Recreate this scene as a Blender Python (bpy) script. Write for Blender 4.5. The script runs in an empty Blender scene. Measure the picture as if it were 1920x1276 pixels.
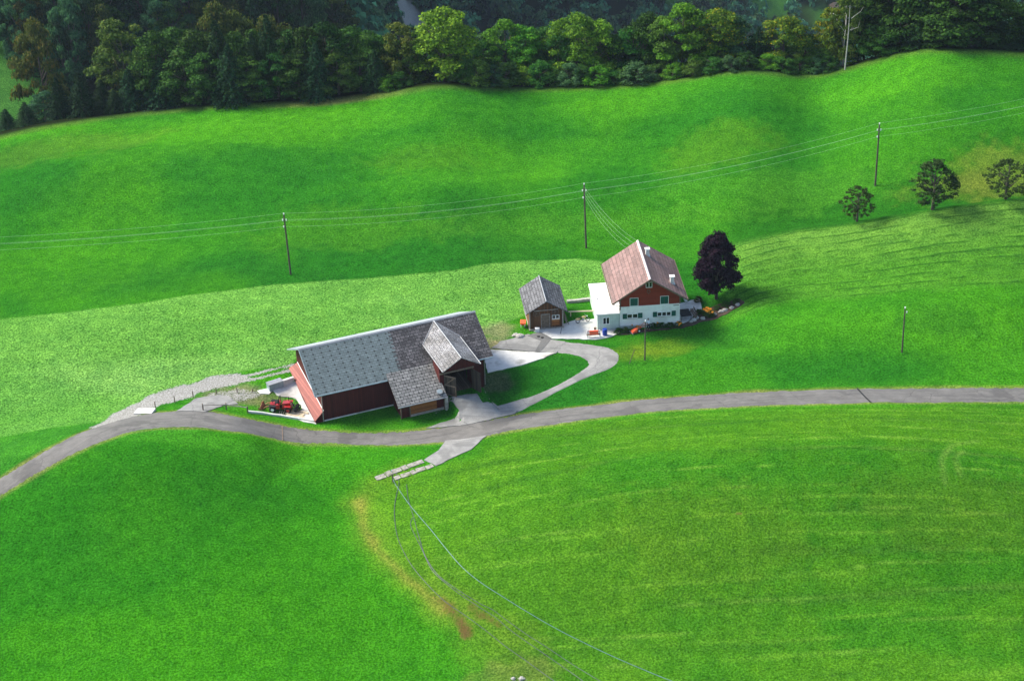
import bpy, math, random
import numpy as np
from mathutils import Vector, Matrix
R=math.radians
scene=bpy.context.scene
C=scene.collection
random.seed(7)
# ------------------------------------------------------------------ camera, world, sun, exposure
CAMZ=123.0; FPX=3406.0; PITCH=R(30.0); ROLL=R(1.8)
cam_d=bpy.data.cameras.new('camera'); cam=bpy.data.objects.new('camera',cam_d); C.objects.link(cam)
cam_d.sensor_width=36.0; cam_d.lens=36.0*FPX/1920.0; cam_d.clip_start=1.0; cam_d.clip_end=9000.0
_fw=Vector((0,math.cos(PITCH),-math.sin(PITCH))); _rt=Vector((1,0,0)); _up=_rt.cross(_fw)
_a=math.cos(ROLL); _b=math.sin(ROLL)
_xr=_rt*_a-_up*_b; _yu=_rt*_b+_up*_a           # camera axes after the roll
_M=Matrix((( _xr.x,_yu.x,-_fw.x),(_xr.y,_yu.y,-_fw.y),(_xr.z,_yu.z,-_fw.z))).to_4x4()
_M.translation=Vector((0,0,CAMZ)); cam.matrix_world=_M
scene.camera=cam
SUN_EL=R(40); SUN_AZ=R(-66)                     # azimuth measured from +Y towards +X
world=bpy.data.worlds.new('World'); scene.world=world; world.use_nodes=True
nt=world.node_tree; bg=nt.nodes['Background']
sky=nt.nodes.new('ShaderNodeTexSky'); sky.sky_type='NISHITA'; sky.sun_disc=False
sky.sun_elevation=SUN_EL; sky.sun_rotation=SUN_AZ; sky.altitude=900; sky.air_density=1.0; sky.dust_density=2.5; sky.ozone_density=0.3
nt.links.new(sky.outputs[0],bg.inputs[0]); bg.inputs[1].default_value=0.052
sun_d=bpy.data.lights.new('sun','SUN'); sun_d.energy=1.5; sun_d.angle=R(24); sun_d.color=(1.0,0.94,0.84)
sun=bpy.data.objects.new('sun',sun_d); C.objects.link(sun)
_sd=Vector((math.sin(SUN_AZ)*math.cos(SUN_EL),math.cos(SUN_AZ)*math.cos(SUN_EL),math.sin(SUN_EL)))
sun.rotation_euler=_sd.to_track_quat('Z','Y').to_euler()
scene.view_settings.view_transform='Standard'; scene.view_settings.look='None'
scene.view_settings.gamma=1.0; scene.view_settings.exposure=2.5
try:
    scene.cycles.max_bounces=6; scene.cycles.diffuse_bounces=3; scene.cycles.volume_bounces=0
    scene.cycles.transparent_max_bounces=8
except Exception: pass
# ------------------------------------------------------------------ survey: photo pixels -> rays
RT=np.array(_rt); UP=np.array(_up); FW=np.array(_fw); CP=np.array([0,0,CAMZ])
def ray(px,py):
    u=px-960; v=638-py
    a=u*_a+v*_b; b=-u*_b+v*_a
    d=FW*FPX+RT*a+UP*b
    return d/np.linalg.norm(d)
def atz(px,py,z=0.0):
    d=ray(px,py); return CP+d*(z-CAMZ)/d[2]
def atY(px,py,Y):
    d=ray(px,py); return CP+d*Y/d[1]
# ------------------------------------------------------------------ numpy noise
_rng=np.random.RandomState(3); _T=_rng.rand(256,256)
def vnoise(x,y):
    xi=np.floor(x).astype(int); yi=np.floor(y).astype(int); fx=x-xi; fy=y-yi
    fx=fx*fx*(3-2*fx); fy=fy*fy*(3-2*fy)
    a=_T[xi&255,yi&255]; b=_T[(xi+1)&255,yi&255]; c=_T[xi&255,(yi+1)&255]; d=_T[(xi+1)&255,(yi+1)&255]
    return (a*(1-fx)+b*fx)*(1-fy)+(c*(1-fx)+d*fx)*fy
def fbm(x,y,o=4):
    s=0; a=.5; t=0
    for k in range(o):
        s=s+a*vnoise(x*2**k+17.3*k,y*2**k+9.1*k); t+=a; a*=.5
    return s/t
def sst(e0,e1,x):
    t=np.clip((x-e0)/(e1-e0),0,1); return t*t*(3-2*t)
# ------------------------------------------------------------------ building frames
BARN_O=np.array([-24.04,194.18]); BARN_Y=R(20.8)
HOUSE_O=atz(1162,617)[:2]; HOUSE_Y=R(4.0)
SHED_O=atz(960+265/7.975,500+945/7.975)[:2]; SHED_Y=R(6.0)
def tol(x,y,O,yaw):
    dx=x-O[0]; dy=y-O[1]; c=math.cos(yaw); s=math.sin(yaw)
    return dx*c+dy*s, -dx*s+dy*c
def tow(x,y,O,yaw):
    c=math.cos(yaw); s=math.sin(yaw); return O[0]+x*c-y*s, O[1]+x*s+y*c
# ------------------------------------------------------------------ terrain height
CREST=[(-160,305,-4),(0,258,-2),(60,245,-1),(130,233,0),(240,218,0),(300,212,1),(370,205,2),(420,201,3),(600,192,4),(700,180,5),(780,168,6.5),(830,163,7),(900,166,6),(1000,169,5),(1100,167,5.5),(1200,162,6),(1280,152,7),(1350,139,8.5),(1400,136,9),(1450,138,8.5),(1490,145,7.5),(1520,146,7),(1560,141,7.5),(1620,122,9.5),(1700,100,12),(1760,95,13),(1850,99,12.5),(1920,104,12),(2080,120,10)]
_cu=[];_cy=[];_ch=[]
for px,py,z in CREST:
    p=atz(px,py,z); _cu.append(p[0]/p[1]); _cy.append(p[1]); _ch.append(z)
def smooth_curve(u,arrs,n=900,w=22):
    g=np.linspace(u[0],u[-1],n); k=np.hanning(2*w+1); k/=k.sum(); out=[]
    for a in arrs:
        v=np.interp(g,u,a); out.append(np.convolve(np.pad(v,w,mode='reflect',reflect_type='odd'),k,'valid'))
    return [g]+out
_cu,_cy,_ch=smooth_curve(_cu,[_cy,_ch])
MOUND=[(1290,492,0.),(1340,474,.5),(1400,455,1.3),(1500,432,2.2),(1610,421,2.9),(1700,406,3.4),(1750,397,3.8),(1840,384,4.4),(1920,375,4.8),(2080,355,5.)]
_mu=np.array([-1.,1.]);_my=np.array([500.,500.]);_mh=np.array([0.,0.])
BUMPS=[]
def bump(px,py,rx,ry,h,rot=0):
    p=atz(px,py); BUMPS.append((p[0],p[1],rx,ry,h*1.75,math.cos(rot),math.sin(rot)))
bump(250,915,17,9,3.4,.1); bump(330,1090,20,10,1.6); bump(80,1230,16,10,-1.2)
bump(560,960,12,9,-1.3); bump(700,1120,9,14,-1.1,.2)
bump(1280,960,26,13,3.0,.05); bump(1780,960,22,14,1.6); bump(1150,1230,26,9,-1.0)
bump(480,285,20,9,2.2); bump(150,330,18,10,1.2); bump(830,215,18,8,1.4); bump(1130,300,26,8,-1.6)
bump(1370,235,13,9,2.4); bump(1530,215,9,10,-2.2); bump(1760,190,16,12,2.0); bump(700,400,26,9,.9)
bump(1080,440,30,6,-.9); bump(250,420,22,8,-1.0); bump(1900,300,10,5,1.2)
bump(180,640,20,9,1.2); bump(420,600,16,8,.5); bump(1550,640,18,6,1.2); bump(1850,620,14,6,.8)
def h(x,y):
    x=np.asarray(x,float); y=np.asarray(y,float)
    yy=np.maximum(y,30.0); u=x/yy
    yc=np.interp(u,_cu,_cy); hc=np.interp(u,_cu,_ch)
    # the meadow rising to its crest
    t=np.clip((yy-(yc-78))/78,0,1); z=hc*(t**1.6)
    bm_=sst(2,34,yc-yy)
    for (bx,by,rx,ry,bh,c,s) in BUMPS:
        dx=x-bx; dy=y-by; e=((dx*c+dy*s)/rx)**2+((-dx*s+dy*c)/ry)**2
        z=z+bh*np.exp(-.5*e)*bm_
    # mound on the right with a steep far side
    ym=np.interp(u,_mu,_my); hm=np.interp(u,_mu,_mh)
    d=yy-ym
    z=z+hm*np.where(d<0,np.exp(-.5*(d/15.)**2),np.exp(-.5*(d/3.2)**2))
    # cattle terraces on the mound
    k=sst(0.,1.,hm)*sst(-20,-17,d)*sst(1,-1.5,d)*(.4+.9*fbm(x*.12,y*.5+4,2))
    ph=d/2.0+.9*fbm(x*.05,y*.12,3)
    z=z+k*.13*(np.sin(ph*2*math.pi)+.35*np.sin(ph*4*math.pi))
    # level ground at the farmyard
    bx,by=tol(x,y,BARN_O,BARN_Y); hx,hy=tol(x,y,HOUSE_O,HOUSE_Y)
    e1=np.maximum(np.maximum(-3-bx,bx-27),np.maximum(-6-by,by-9)); e2=np.maximum(np.maximum(-14-hx,hx-12),np.maximum(-4-hy,hy-8))
    fl=1-np.maximum(sst(9,0,e1),sst(9,0,e2)); z=z*fl
    # the bank the barn is dug into
    z=z+1.1*sst(4,12.5,by)*sst(-12,-3,bx)*sst(26,10,bx)*sst(34,16,by)
    # ramp up to the barn door
    rx=sst(15.3,15.8,bx)*sst(20.9,20.4,bx); z=z+1.45*rx*sst(-9.2,-3.2,by)*sst(-.2,-.6,by)
    z=z-.45*sst(20.6,21.4,bx)*sst(27,23,bx)*sst(-5.5,-4,by)*sst(1.5,-.5,by)
    # small unevenness
    z=z+.35*(fbm(x*.045,y*.07,3)-.5)*fl+.10*(fbm(x*.22,y*.22,2)-.5)*fl
    # beyond the crest: ravine and far valley side
    q=yy-yc
    sp=sst(-.04,-.13,u)                                  # nearer wooded spur on the left
    sp2=sst(.10,.16,u)*.0
    fall=-.62*np.maximum(q,0)+.62*6*(1-np.exp(-np.maximum(q,0)/6))
    deep=np.maximum(fall,-420+0*q)
    far=-430+.45*np.maximum(yy-880,0)+40*(fbm(x*.004+3,y*.004,4)-.5)+.10*np.abs(x+60)
    deep=np.maximum(deep,far)
    spur=-30+.23*(yy-370)+26*(fbm(x*.012,y*.012,3)-.5)-.25*np.maximum(x+120,0)
    near=np.maximum(deep,np.minimum(spur,60))
    zz=hc+deep*(1-sp)+near*sp
    z=np.where(q>0,np.minimum(zz,z+0*q+fall) * 1.0 if False else z*np.exp(-np.maximum(q,0)/25)+(zz-hc*np.exp(-np.maximum(q,0)/25)),z)
    return z
_pz=[z for _,_,z in MOUND]
for _k in range(6):
    _pp=[atz(px,py,z) for (px,py,_),z in zip(MOUND,_pz)]; _pz=[float(h(p[0:1],p[1:2])[0])+m[2] for p,m in zip(_pp,MOUND)]
_mu,_my,_mh=smooth_curve([p[0]/p[1] for p in _pp],[[p[1] for p in _pp],[m[2] for m in MOUND]],500,14)
def hh(x,y): return float(h(np.array([x]),np.array([y]))[0])
_ts=np.arange(120,1900,1.0)
def at(px,py):
    d=ray(px,py); P=CP[None]+d[None]*_ts[:,None]
    b=P[:,2]-h(P[:,0],P[:,1]); i=np.argmax(b<0)
    if b[i]>=0: i=len(_ts)-1
    lo=_ts[max(i-1,0)]; hi=_ts[i]
    ff=np.linspace(lo,hi,12); Q=CP[None]+d[None]*ff[:,None]; bb=Q[:,2]-h(Q[:,0],Q[:,1])
    j=max(int(np.argmax(bb<0)),1); w=bb[j-1]/(bb[j-1]-bb[j]+1e-9); t=ff[j-1]+(ff[j]-ff[j-1])*w
    p=CP+d*t; return np.array([p[0],p[1],hh(p[0],p[1])])
def poly_at(pts): return [at(*p) for p in pts]
def dist_line(X,Y,pts):
    best=np.full(X.shape,1e9)
    for a,b in zip(pts[:-1],pts[1:]):
        ax,ay=a[0],a[1]; vx,vy=b[0]-ax,b[1]-ay; L=vx*vx+vy*vy+1e-9
        t=np.clip(((X-ax)*vx+(Y-ay)*vy)/L,0,1)
        best=np.minimum(best,np.hypot(X-ax-t*vx,Y-ay-t*vy))
    return best
def inside(X,Y,pts):
    r=np.zeros(X.shape,bool); n=len(pts)
    for i in range(n):
        x1,y1=pts[i][0],pts[i][1]; x2,y2=pts[(i+1)%n][0],pts[(i+1)%n][1]
        if y1==y2: continue
        r^=((y1>Y)!=(y2>Y))&(X<(x2-x1)*(Y-y1)/(y2-y1)+x1)
    return r
def sdf(X,Y,pts):
    d=dist_line(X,Y,list(pts)+[pts[0]]); return np.where(inside(X,Y,pts),d,-d)
# ------------------------------------------------------------------ materials
def newmat(name):
    m=bpy.data.materials.new(name); m.use_nodes=True
    return m,m.node_tree,m.node_tree.nodes['Principled BSDF']
def N(t,typ,**k):
    n=t.nodes.new(typ)
    for a,b in k.items():
        if a.startswith('i_'): n.inputs[int(a[2:])].default_value=b
        else: setattr(n,a,b)
    return n
def coords(t,uv=False,scale=(1,1,1),obj=True):
    tc=N(t,'ShaderNodeTexCoord'); mp=N(t,'ShaderNodeMapping'); mp.inputs['Scale'].default_value=scale
    t.links.new(tc.outputs['UV' if uv else 'Object'],mp.inputs[0]); return mp.outputs[0]
def noise(t,vec,sc,det=4,rough=.6):
    n=N(t,'ShaderNodeTexNoise'); n.inputs['Scale'].default_value=sc; n.inputs['Detail'].default_value=det; n.inputs['Roughness'].default_value=rough
    if vec is not None: t.links.new(vec,n.inputs['Vector'])
    return n.outputs[0]
def ramp(t,fac,stops):
    r=N(t,'ShaderNodeValToRGB'); e=r.color_ramp.elements
    while len(e)<len(stops): e.new(.5)
    for s,(p,c) in zip(e,stops): s.position=p; s.color=c if len(c)==4 else (*c,1)
    t.links.new(fac,r.inputs[0]); return r.outputs[0]
def mixc(t,fac,a,b,mode='MIX'):
    m=N(t,'ShaderNodeMix',data_type='RGBA',blend_type=mode)
    for s,i in ((fac,0),(a,6),(b,7)):
        if isinstance(s,(int,float)): m.inputs[i].default_value=s
        elif isinstance(s,(tuple,list)): m.inputs[i].default_value=(*s[:3],1)
        else: t.links.new(s,m.inputs[i])
    return m.outputs[2]
def math_(t,op,a,b=None,c=None):
    m=N(t,'ShaderNodeMath',operation=op)
    for s,i in ((a,0),(b,1),(c,2)):
        if s is None: continue
        if isinstance(s,(int,float)): m.inputs[i].default_value=s
        else: t.links.new(s,m.inputs[i])
    return m.outputs[0]
def addbump(t,bs,hgt,strength=.5,dist=.05):
    b=N(t,'ShaderNodeBump'); b.inputs['Strength'].default_value=strength; b.inputs['Distance'].default_value=dist
    t.links.new(hgt,b.inputs['Height']); t.links.new(b.outputs[0],bs.inputs['Normal'])
def mottled(name,c1,c2,sc=1.5,rough=.8,bsc=None,bs=.3,metal=0,spec=.3,stain=None):
    m,t,b=newmat(name); v=coords(t)
    f=noise(t,v,sc,6,.65); col=ramp(t,f,[(.32,c1),(.68,c2)])
    if stain: col=mixc(t,ramp(t,noise(t,v,sc*.35,5),[(.52,(0,0,0)),(.66,(1,1,1))]),col,stain)
    t.links.new(col,b.inputs['Base Color']); b.inputs['Roughness'].default_value=rough; b.inputs['Metallic'].default_value=metal
    b.inputs['Specular IOR Level'].default_value=spec
    addbump(t,b,noise(t,v,bsc or sc*6,4),bs,.03); return m
def slate(name,c1,c2,mort,bw,bh,lichen=None,lam=.6,dots=False,lsc=1.1):
    m,t,b=newmat(name); v=coords(t,uv=True)
    br=N(t,'ShaderNodeTexBrick'); t.links.new(v,br.inputs['Vector'])
    br.inputs['Scale'].default_value=1; br.inputs['Brick Width'].default_value=bw; br.inputs['Row Height'].default_value=bh
    br.inputs['Mortar Size'].default_value=.045; br.inputs['Mortar Smooth'].default_value=.2; br.inputs['Bias'].default_value=0
    br.inputs['Color1'].default_value=(*c1,1); br.inputs['Color2'].default_value=(*c2,1); br.inputs['Mortar'].default_value=(*mort,1)
    col=mixc(t,.55,br.outputs[0],ramp(t,noise(t,v,1.3,5),[(.3,(.45,.45,.45)),(.7,(1.2,1.2,1.2))]),'MULTIPLY')
    if lichen:
        f=ramp(t,noise(t,v,7.,5,.75),[(lam,(0,0,0)),(lam+.07,(1,1,1))])
        g=ramp(t,noise(t,v,lsc*.4,3),[(.38,(0.15,)*3),(.62,(1,1,1))])
        col=mixc(t,math_(t,'MULTIPLY',f,g),col,lichen)
    if dots:
        w=N(t,'ShaderNodeVectorMath',operation='DIVIDE'); t.links.new(v,w.inputs[0]); w.inputs[1].default_value=(bw*2,bh*2,1)
        fr=N(t,'ShaderNodeVectorMath',operation='FRACTION'); t.links.new(w.outputs[0],fr.inputs[0])
        sx=N(t,'ShaderNodeSeparateXYZ'); t.links.new(fr.outputs[0],sx.inputs[0])
        dx=math_(t,'MULTIPLY',math_(t,'SUBTRACT',sx.outputs[0],.5),bw*2); dy=math_(t,'MULTIPLY',math_(t,'SUBTRACT',sx.outputs[1],.5),bh*2)
        dd=math_(t,'SQRT',math_(t,'ADD',math_(t,'MULTIPLY',dx,dx),math_(t,'MULTIPLY',dy,dy)))
        col=mixc(t,math_(t,'LESS_THAN',dd,.14),col,tuple(k*.25 for k in c1))
    t.links.new(col,b.inputs['Base Color']); b.inputs['Roughness'].default_value=.75; b.inputs['Specular IOR Level'].default_value=.35
    hgt=math_(t,'SUBTRACT',noise(t,v,9,3),math_(t,'MULTIPLY',br.outputs[1],1.2))
    addbump(t,b,hgt,.6,.03); return m
def boards(name,c1,c2,width=.2,vertical=True,rough=.75,gap=(.01,.006,.005),bs=.7):
    m,t,b=newmat(name); v=coords(t,uv=True)
    sx=N(t,'ShaderNodeSeparateXYZ'); t.links.new(v,sx.inputs[0]); a=sx.outputs[0 if vertical else 1]
    q=math_(t,'DIVIDE',a,width); fr=math_(t,'FRACT',q); fl=math_(t,'FLOOR',q)
    wn=N(t,'ShaderNodeTexWhiteNoise',noise_dimensions='1D'); t.links.new(fl,wn.inputs['W'])
    base=ramp(t,wn.outputs[0],[(0,c1),(1,c2)])
    st=coords(t,uv=True,scale=(14,.9,1) if vertical else (.9,14,1))
    base=mixc(t,.5,base,ramp(t,noise(t,st,1.2,5),[(.3,(.55,.55,.55)),(.7,(1.25,1.25,1.25))]),'MULTIPLY')
    g=math_(t,'LESS_THAN',fr,.10)
    base=mixc(t,g,base,gap)
    t.links.new(base,b.inputs['Base Color']); b.inputs['Roughness'].default_value=rough; b.inputs['Specular IOR Level'].default_value=.25
    addbump(t,b,math_(t,'SUBTRACT',noise(t,st,2,3),g),bs,.02); return m
def leafmat(name,c1,c2,c3=None,amt=.25,trans=.25):
    m,t,b=newmat(name); g=N(t,'ShaderNodeNewGeometry'); oi=N(t,'ShaderNodeObjectInfo')
    v=coords(t); big=noise(t,v,3.2,3,.6)
    f=math_(t,'ADD',math_(t,'MULTIPLY',g.outputs['Random Per Island'],.55),math_(t,'MULTIPLY',big,.45))
    st=[(.25,c1),(.7,c2)]
    if c3: st.append((.93,c3))
    col=ramp(t,f,st)
    hs=N(t,'ShaderNodeHueSaturation'); t.links.new(col,hs.inputs['Color'])
    t.links.new(math_(t,'ADD',math_(t,'MULTIPLY',oi.outputs['Random'],.05),.475),hs.inputs['Hue'])
    wn=N(t,'ShaderNodeTexWhiteNoise',noise_dimensions='1D'); t.links.new(oi.outputs['Random'],wn.inputs['W'])
    t.links.new(math_(t,'ADD',math_(t,'MULTIPLY',wn.outputs[0],amt*2),1-amt),hs.inputs['Value'])
    t.links.new(hs.outputs[0],b.inputs['Base Color']); b.inputs['Roughness'].default_value=.7; b.inputs['Specular IOR Level'].default_value=.06
    tr=N(t,'ShaderNodeBsdfTranslucent'); t.links.new(hs.outputs[0],tr.inputs[0])
    mx=N(t,'ShaderNodeMixShader'); mx.inputs[0].default_value=trans
    t.links.new(b.outputs[0],mx.inputs[1]); t.links.new(tr.outputs[0],mx.inputs[2])
    out=[n for n in t.nodes if n.type=='OUTPUT_MATERIAL'][0]; t.links.new(mx.outputs[0],out.inputs[0]); return m
M={}
M['teal']=slate('teal_slate',(.112,.145,.148),(.145,.182,.185),(.082,.108,.110),.55,.36,dots=True)
M['dark_slate']=slate('dark_slate',(.035,.032,.034),(.120,.110,.112),(.010,.009,.010),.62,.44,lichen=(.42,.42,.44),lam=.57)
M['pale_slate']=slate('pale_slate',(.17,.165,.155),(.29,.28,.262),(.06,.057,.053),.62,.44,dots=True,lichen=(.42,.42,.42),lam=.60)
M['dormer_slate']=slate('dormer_slate',(.085,.082,.078),(.20,.19,.18),(.03,.028,.028),.62,.44,lichen=(.5,.5,.52),lam=.50)
M['shed_slate']=slate('shed_slate',(.06,.06,.065),(.17,.17,.178),(.018,.018,.02),.5,.42,lichen=(.33,.34,.36),lam=.56)
M['pink_roof']=slate('pink_shingle',(.150,.088,.076),(.255,.150,.130),(.095,.058,.052),2.4,.55,lichen=(.36,.27,.25),lam=.54)
M['ridge_metal']=mottled('ridge_metal',(.22,.23,.24),(.34,.35,.36),3,.5,metal=.3)
M['house_ridge']=mottled('house_ridge',(.5,.44,.42),(.62,.56,.54),3,.8)
M['corrugated']=boards('corrugated_sheet',(.32,.35,.38),(.42,.45,.48),.35,True,.5,(.2,.22,.24))
M['red_pent']=boards('red_corrugated_sheet',(.22,.060,.045),(.31,.095,.072),.34,False,.55,(.12,.03,.025))
M['red_board']=boards('dark_red_boards',(.060,.008,.006),(.085,.012,.009),.26,True)
M['red_house']=boards('russet_boards',(.20,.025,.010),(.25,.034,.014),.16,False,.7,(.10,.013,.006),.4)
M['brown_board']=boards('brown_boards',(.10,.045,.02),(.19,.09,.04),.2,True)
M['orange_board']=boards('orange_brown_boards',(.22,.075,.02),(.32,.12,.035),.18,False)
M['old_wood']=mottled('weathered_wood',(.09,.065,.045),(.20,.15,.11),4,.9)
M['door_wood']=boards('dark_door_boards',(.030,.024,.018),(.075,.06,.045),.2,True)
M['grey_wood']=mottled('grey_wood',(.20,.18,.15),(.38,.34,.29),4,.9)
M['pale_wood']=mottled('pale_sawn_wood',(.55,.44,.28),(.75,.64,.45),4,.85)
M['white']=mottled('white_render',(.66,.66,.64),(.80,.80,.78),.8,.85,bs=.15,stain=(.56,.56,.53))
M['white_trim']=mottled('white_painted_wood',(.72,.72,.70),(.84,.84,.82),3,.6,bs=.1)
M['plinth']=mottled('grey_green_plinth',(.30,.36,.32),(.42,.48,.43),1.6,.9)
M['panel']=mottled('pale_green_panel',(.38,.47,.41),(.52,.60,.54),.9,.7,stain=(.30,.36,.31))
M['shutter']=boards('green_shutter',(.008,.085,.06),(.012,.11,.08),.12,False,.6,(.004,.04,.03))
M['glass']=mottled('dark_glass',(.008,.009,.011),(.02,.022,.026),2,.12,bs=0,spec=.6)
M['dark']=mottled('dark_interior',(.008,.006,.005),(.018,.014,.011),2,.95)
M['floor_wood']=boards('barn_floor_boards',(.10,.07,.045),(.16,.12,.08),.3,True)
M['stone']=mottled('field_stone',(.22,.20,.16),(.45,.43,.37),2.2,.95,bs=.8)
M['slab_stone']=mottled('worn_slab_stone',(.13,.125,.10),(.36,.34,.29),2.5,.95,bs=.8,stain=(.10,.14,.04))
M['rock']=mottled('pale_rock',(.24,.23,.20),(.48,.46,.41),3,.95,bs=.8)
M['concrete']=mottled('concrete',(.50,.49,.46),(.68,.67,.63),1.1,.9,stain=(.36,.35,.32))
M['white_concrete']=mottled('bright_concrete',(.50,.49,.45),(.68,.66,.61),.9,.9,stain=(.33,.315,.275))
M['metal_blue']=mottled('galvanised_sheet',(.24,.31,.34),(.36,.43,.46),2,.45,metal=.4)
M['steel']=mottled('steel',(.3,.3,.31),(.45,.45,.46),3,.4,metal=.7)
M['black']=mottled('black_rubber',(.008,.008,.008),(.02,.02,.02),6,.8)
M['red_paint']=mottled('red_paint',(.26,.008,.008),(.36,.015,.012),3,.35,bs=.05,spec=.5)
M['orange_paint']=mottled('orange_red_paint',(.75,.08,.02),(.85,.13,.04),3,.4,bs=.05,spec=.5)
M['rust']=mottled('rusty_steel',(.20,.075,.03),(.42,.20,.11),4,.8,bs=.4)
M['tan_paint']=mottled('tan_paint',(.55,.38,.16),(.68,.50,.24),4,.5,bs=.05)
M['blue_plastic']=mottled('blue_plastic',(.008,.03,.26),(.012,.05,.36),3,.35,bs=.05,spec=.5)
M['skin']=mottled('skin',(.42,.22,.15),(.50,.28,.19),8,.6,bs=.05)
M['shirt']=mottled('pale_blue_shirt',(.50,.58,.66),(.62,.70,.78),6,.9)
M['trousers']=mottled('dark_trousers',(.02,.025,.035),(.04,.045,.06),6,.9)
M['hair']=mottled('dark_hair',(.02,.014,.01),(.05,.035,.025),20,.8)
M['pole']=mottled('pole_wood',(.045,.035,.028),(.11,.085,.07),4,.9)
M['insulator']=mottled('white_ceramic',(.75,.75,.75),(.85,.85,.85),4,.3,bs=.02)
M['wire']=mottled('pale_wire',(.28,.36,.28),(.38,.46,.38),4,.5,bs=.02)
M['hose']=mottled('black_hose',(.02,.025,.03),(.05,.06,.07),3,.4,spec=.6,bs=.05)
M['hose_blue']=mottled('blue_green_hose',(.05,.11,.13),(.10,.19,.21),3,.4,spec=.6,bs=.05)
M['bark']=mottled('bark',(.05,.04,.03),(.12,.10,.08),3,.95,bs=.6)
M['birch_bark']=mottled('birch_bark',(.26,.24,.22),(.45,.43,.39),5,.9,bs=.3)
M['pumpkin']=mottled('orange_bloom',(.75,.22,.01),(.90,.36,.02),6,.7)
M['soil']=mottled('garden_soil',(.035,.022,.014),(.09,.06,.04),3,.95,bs=.8)
L={}
L['bright']=leafmat('leaf_bright_green',(.035,.12,.009),(.12,.29,.018),(.30,.42,.03),.2,.35)
L['mid']=leafmat('leaf_mid_green',(.018,.070,.010),(.075,.185,.022),None,.3,.3)
L['dark']=leafmat('leaf_dark_green',(.010,.038,.006),(.048,.125,.015),None,.4,.22)
L['olive']=leafmat('leaf_olive',(.030,.060,.009),(.095,.15,.022),(.20,.19,.03),.2,.3)
L['rusty']=leafmat('leaf_autumn_rust',(.030,.055,.010),(.095,.115,.02),(.28,.14,.025),.2,.3)
L['yellow']=leafmat('leaf_yellow_tipped',(.04,.10,.010),(.14,.22,.016),(.75,.45,.01),.2,.3)
L['teal']=leafmat('leaf_blue_green',(.018,.070,.026),(.075,.18,.06),None,.3,.3)
L['spruce']=leafmat('needle_dark',(.005,.024,.008),(.022,.064,.018),None,.3,.05)
L['purple']=leafmat('leaf_black_purple',(.006,.0025,.006),(.024,.010,.022),None,.1,.1)
L['orchard']=leafmat('leaf_orchard',(.014,.034,.008),(.034,.07,.013),None,.1,.1)
L['garden']=leafmat('leaf_garden',(.015,.05,.008),(.05,.12,.02),None,.2)
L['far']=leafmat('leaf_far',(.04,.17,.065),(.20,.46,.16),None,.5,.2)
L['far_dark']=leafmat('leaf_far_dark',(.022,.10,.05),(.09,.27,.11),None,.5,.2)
# road surfaces
def roadmat(name,c1,c2,c3,sc=.5):
    m,t,b=newmat(name); v=coords(t,uv=True); vo=coords(t)
    st=coords(t,uv=True,scale=(.06,1.3,1))
    f=noise(t,vo,sc,6,.7); col=ramp(t,f,[(.3,c1),(.7,c2)])
    col=mixc(t,ramp(t,noise(t,st,1.4,4),[(.5,(0,0,0)),(.72,(.7,.7,.7))]),col,c3)
    vr=N(t,'ShaderNodeTexVoronoi',feature='DISTANCE_TO_EDGE'); vr.inputs['Scale'].default_value=.13; wv=N(t,'ShaderNodeVectorMath',operation='ADD'); nz=N(t,'ShaderNodeTexNoise'); nz.inputs['Scale'].default_value=.8; t.links.new(vo,nz.inputs['Vector']); t.links.new(vo,wv.inputs[0]); t.links.new(nz.outputs['Color'],wv.inputs[1]); t.links.new(wv.outputs[0],vr.inputs['Vector'])
    col=mixc(t,math_(t,'MULTIPLY',math_(t,'LESS_THAN',vr.outputs['Distance'],.006),.38),col,tuple(k*.4 for k in c1))
    col=mixc(t,ramp(t,noise(t,vo,.22,3,.5),[(.56,(0,0,0)),(.60,(.5,.5,.5))]),col,tuple(k*.62 for k in c1))
    fine=noise(t,vo,14,3,.8); col=mixc(t,.35,col,ramp(t,fine,[(.3,(.5,.5,.5)),(.7,(1.35,1.35,1.35))]),'MULTIPLY')
    t.links.new(col,b.inputs['Base Color']); b.inputs['Roughness'].default_value=.9
    addbump(t,b,fine,.4,.02); return m
M['asphalt']=roadmat('asphalt',(.088,.083,.076),(.155,.147,.134),(.055,.053,.050))
M['old_asphalt']=roadmat('pale_asphalt',(.17,.168,.158),(.28,.275,.255),(.12,.12,.115),.8)
M['dark_patch']=roadmat('asphalt_patch',(.10,.10,.095),(.15,.148,.14),(.08,.08,.08),.8)
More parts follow.
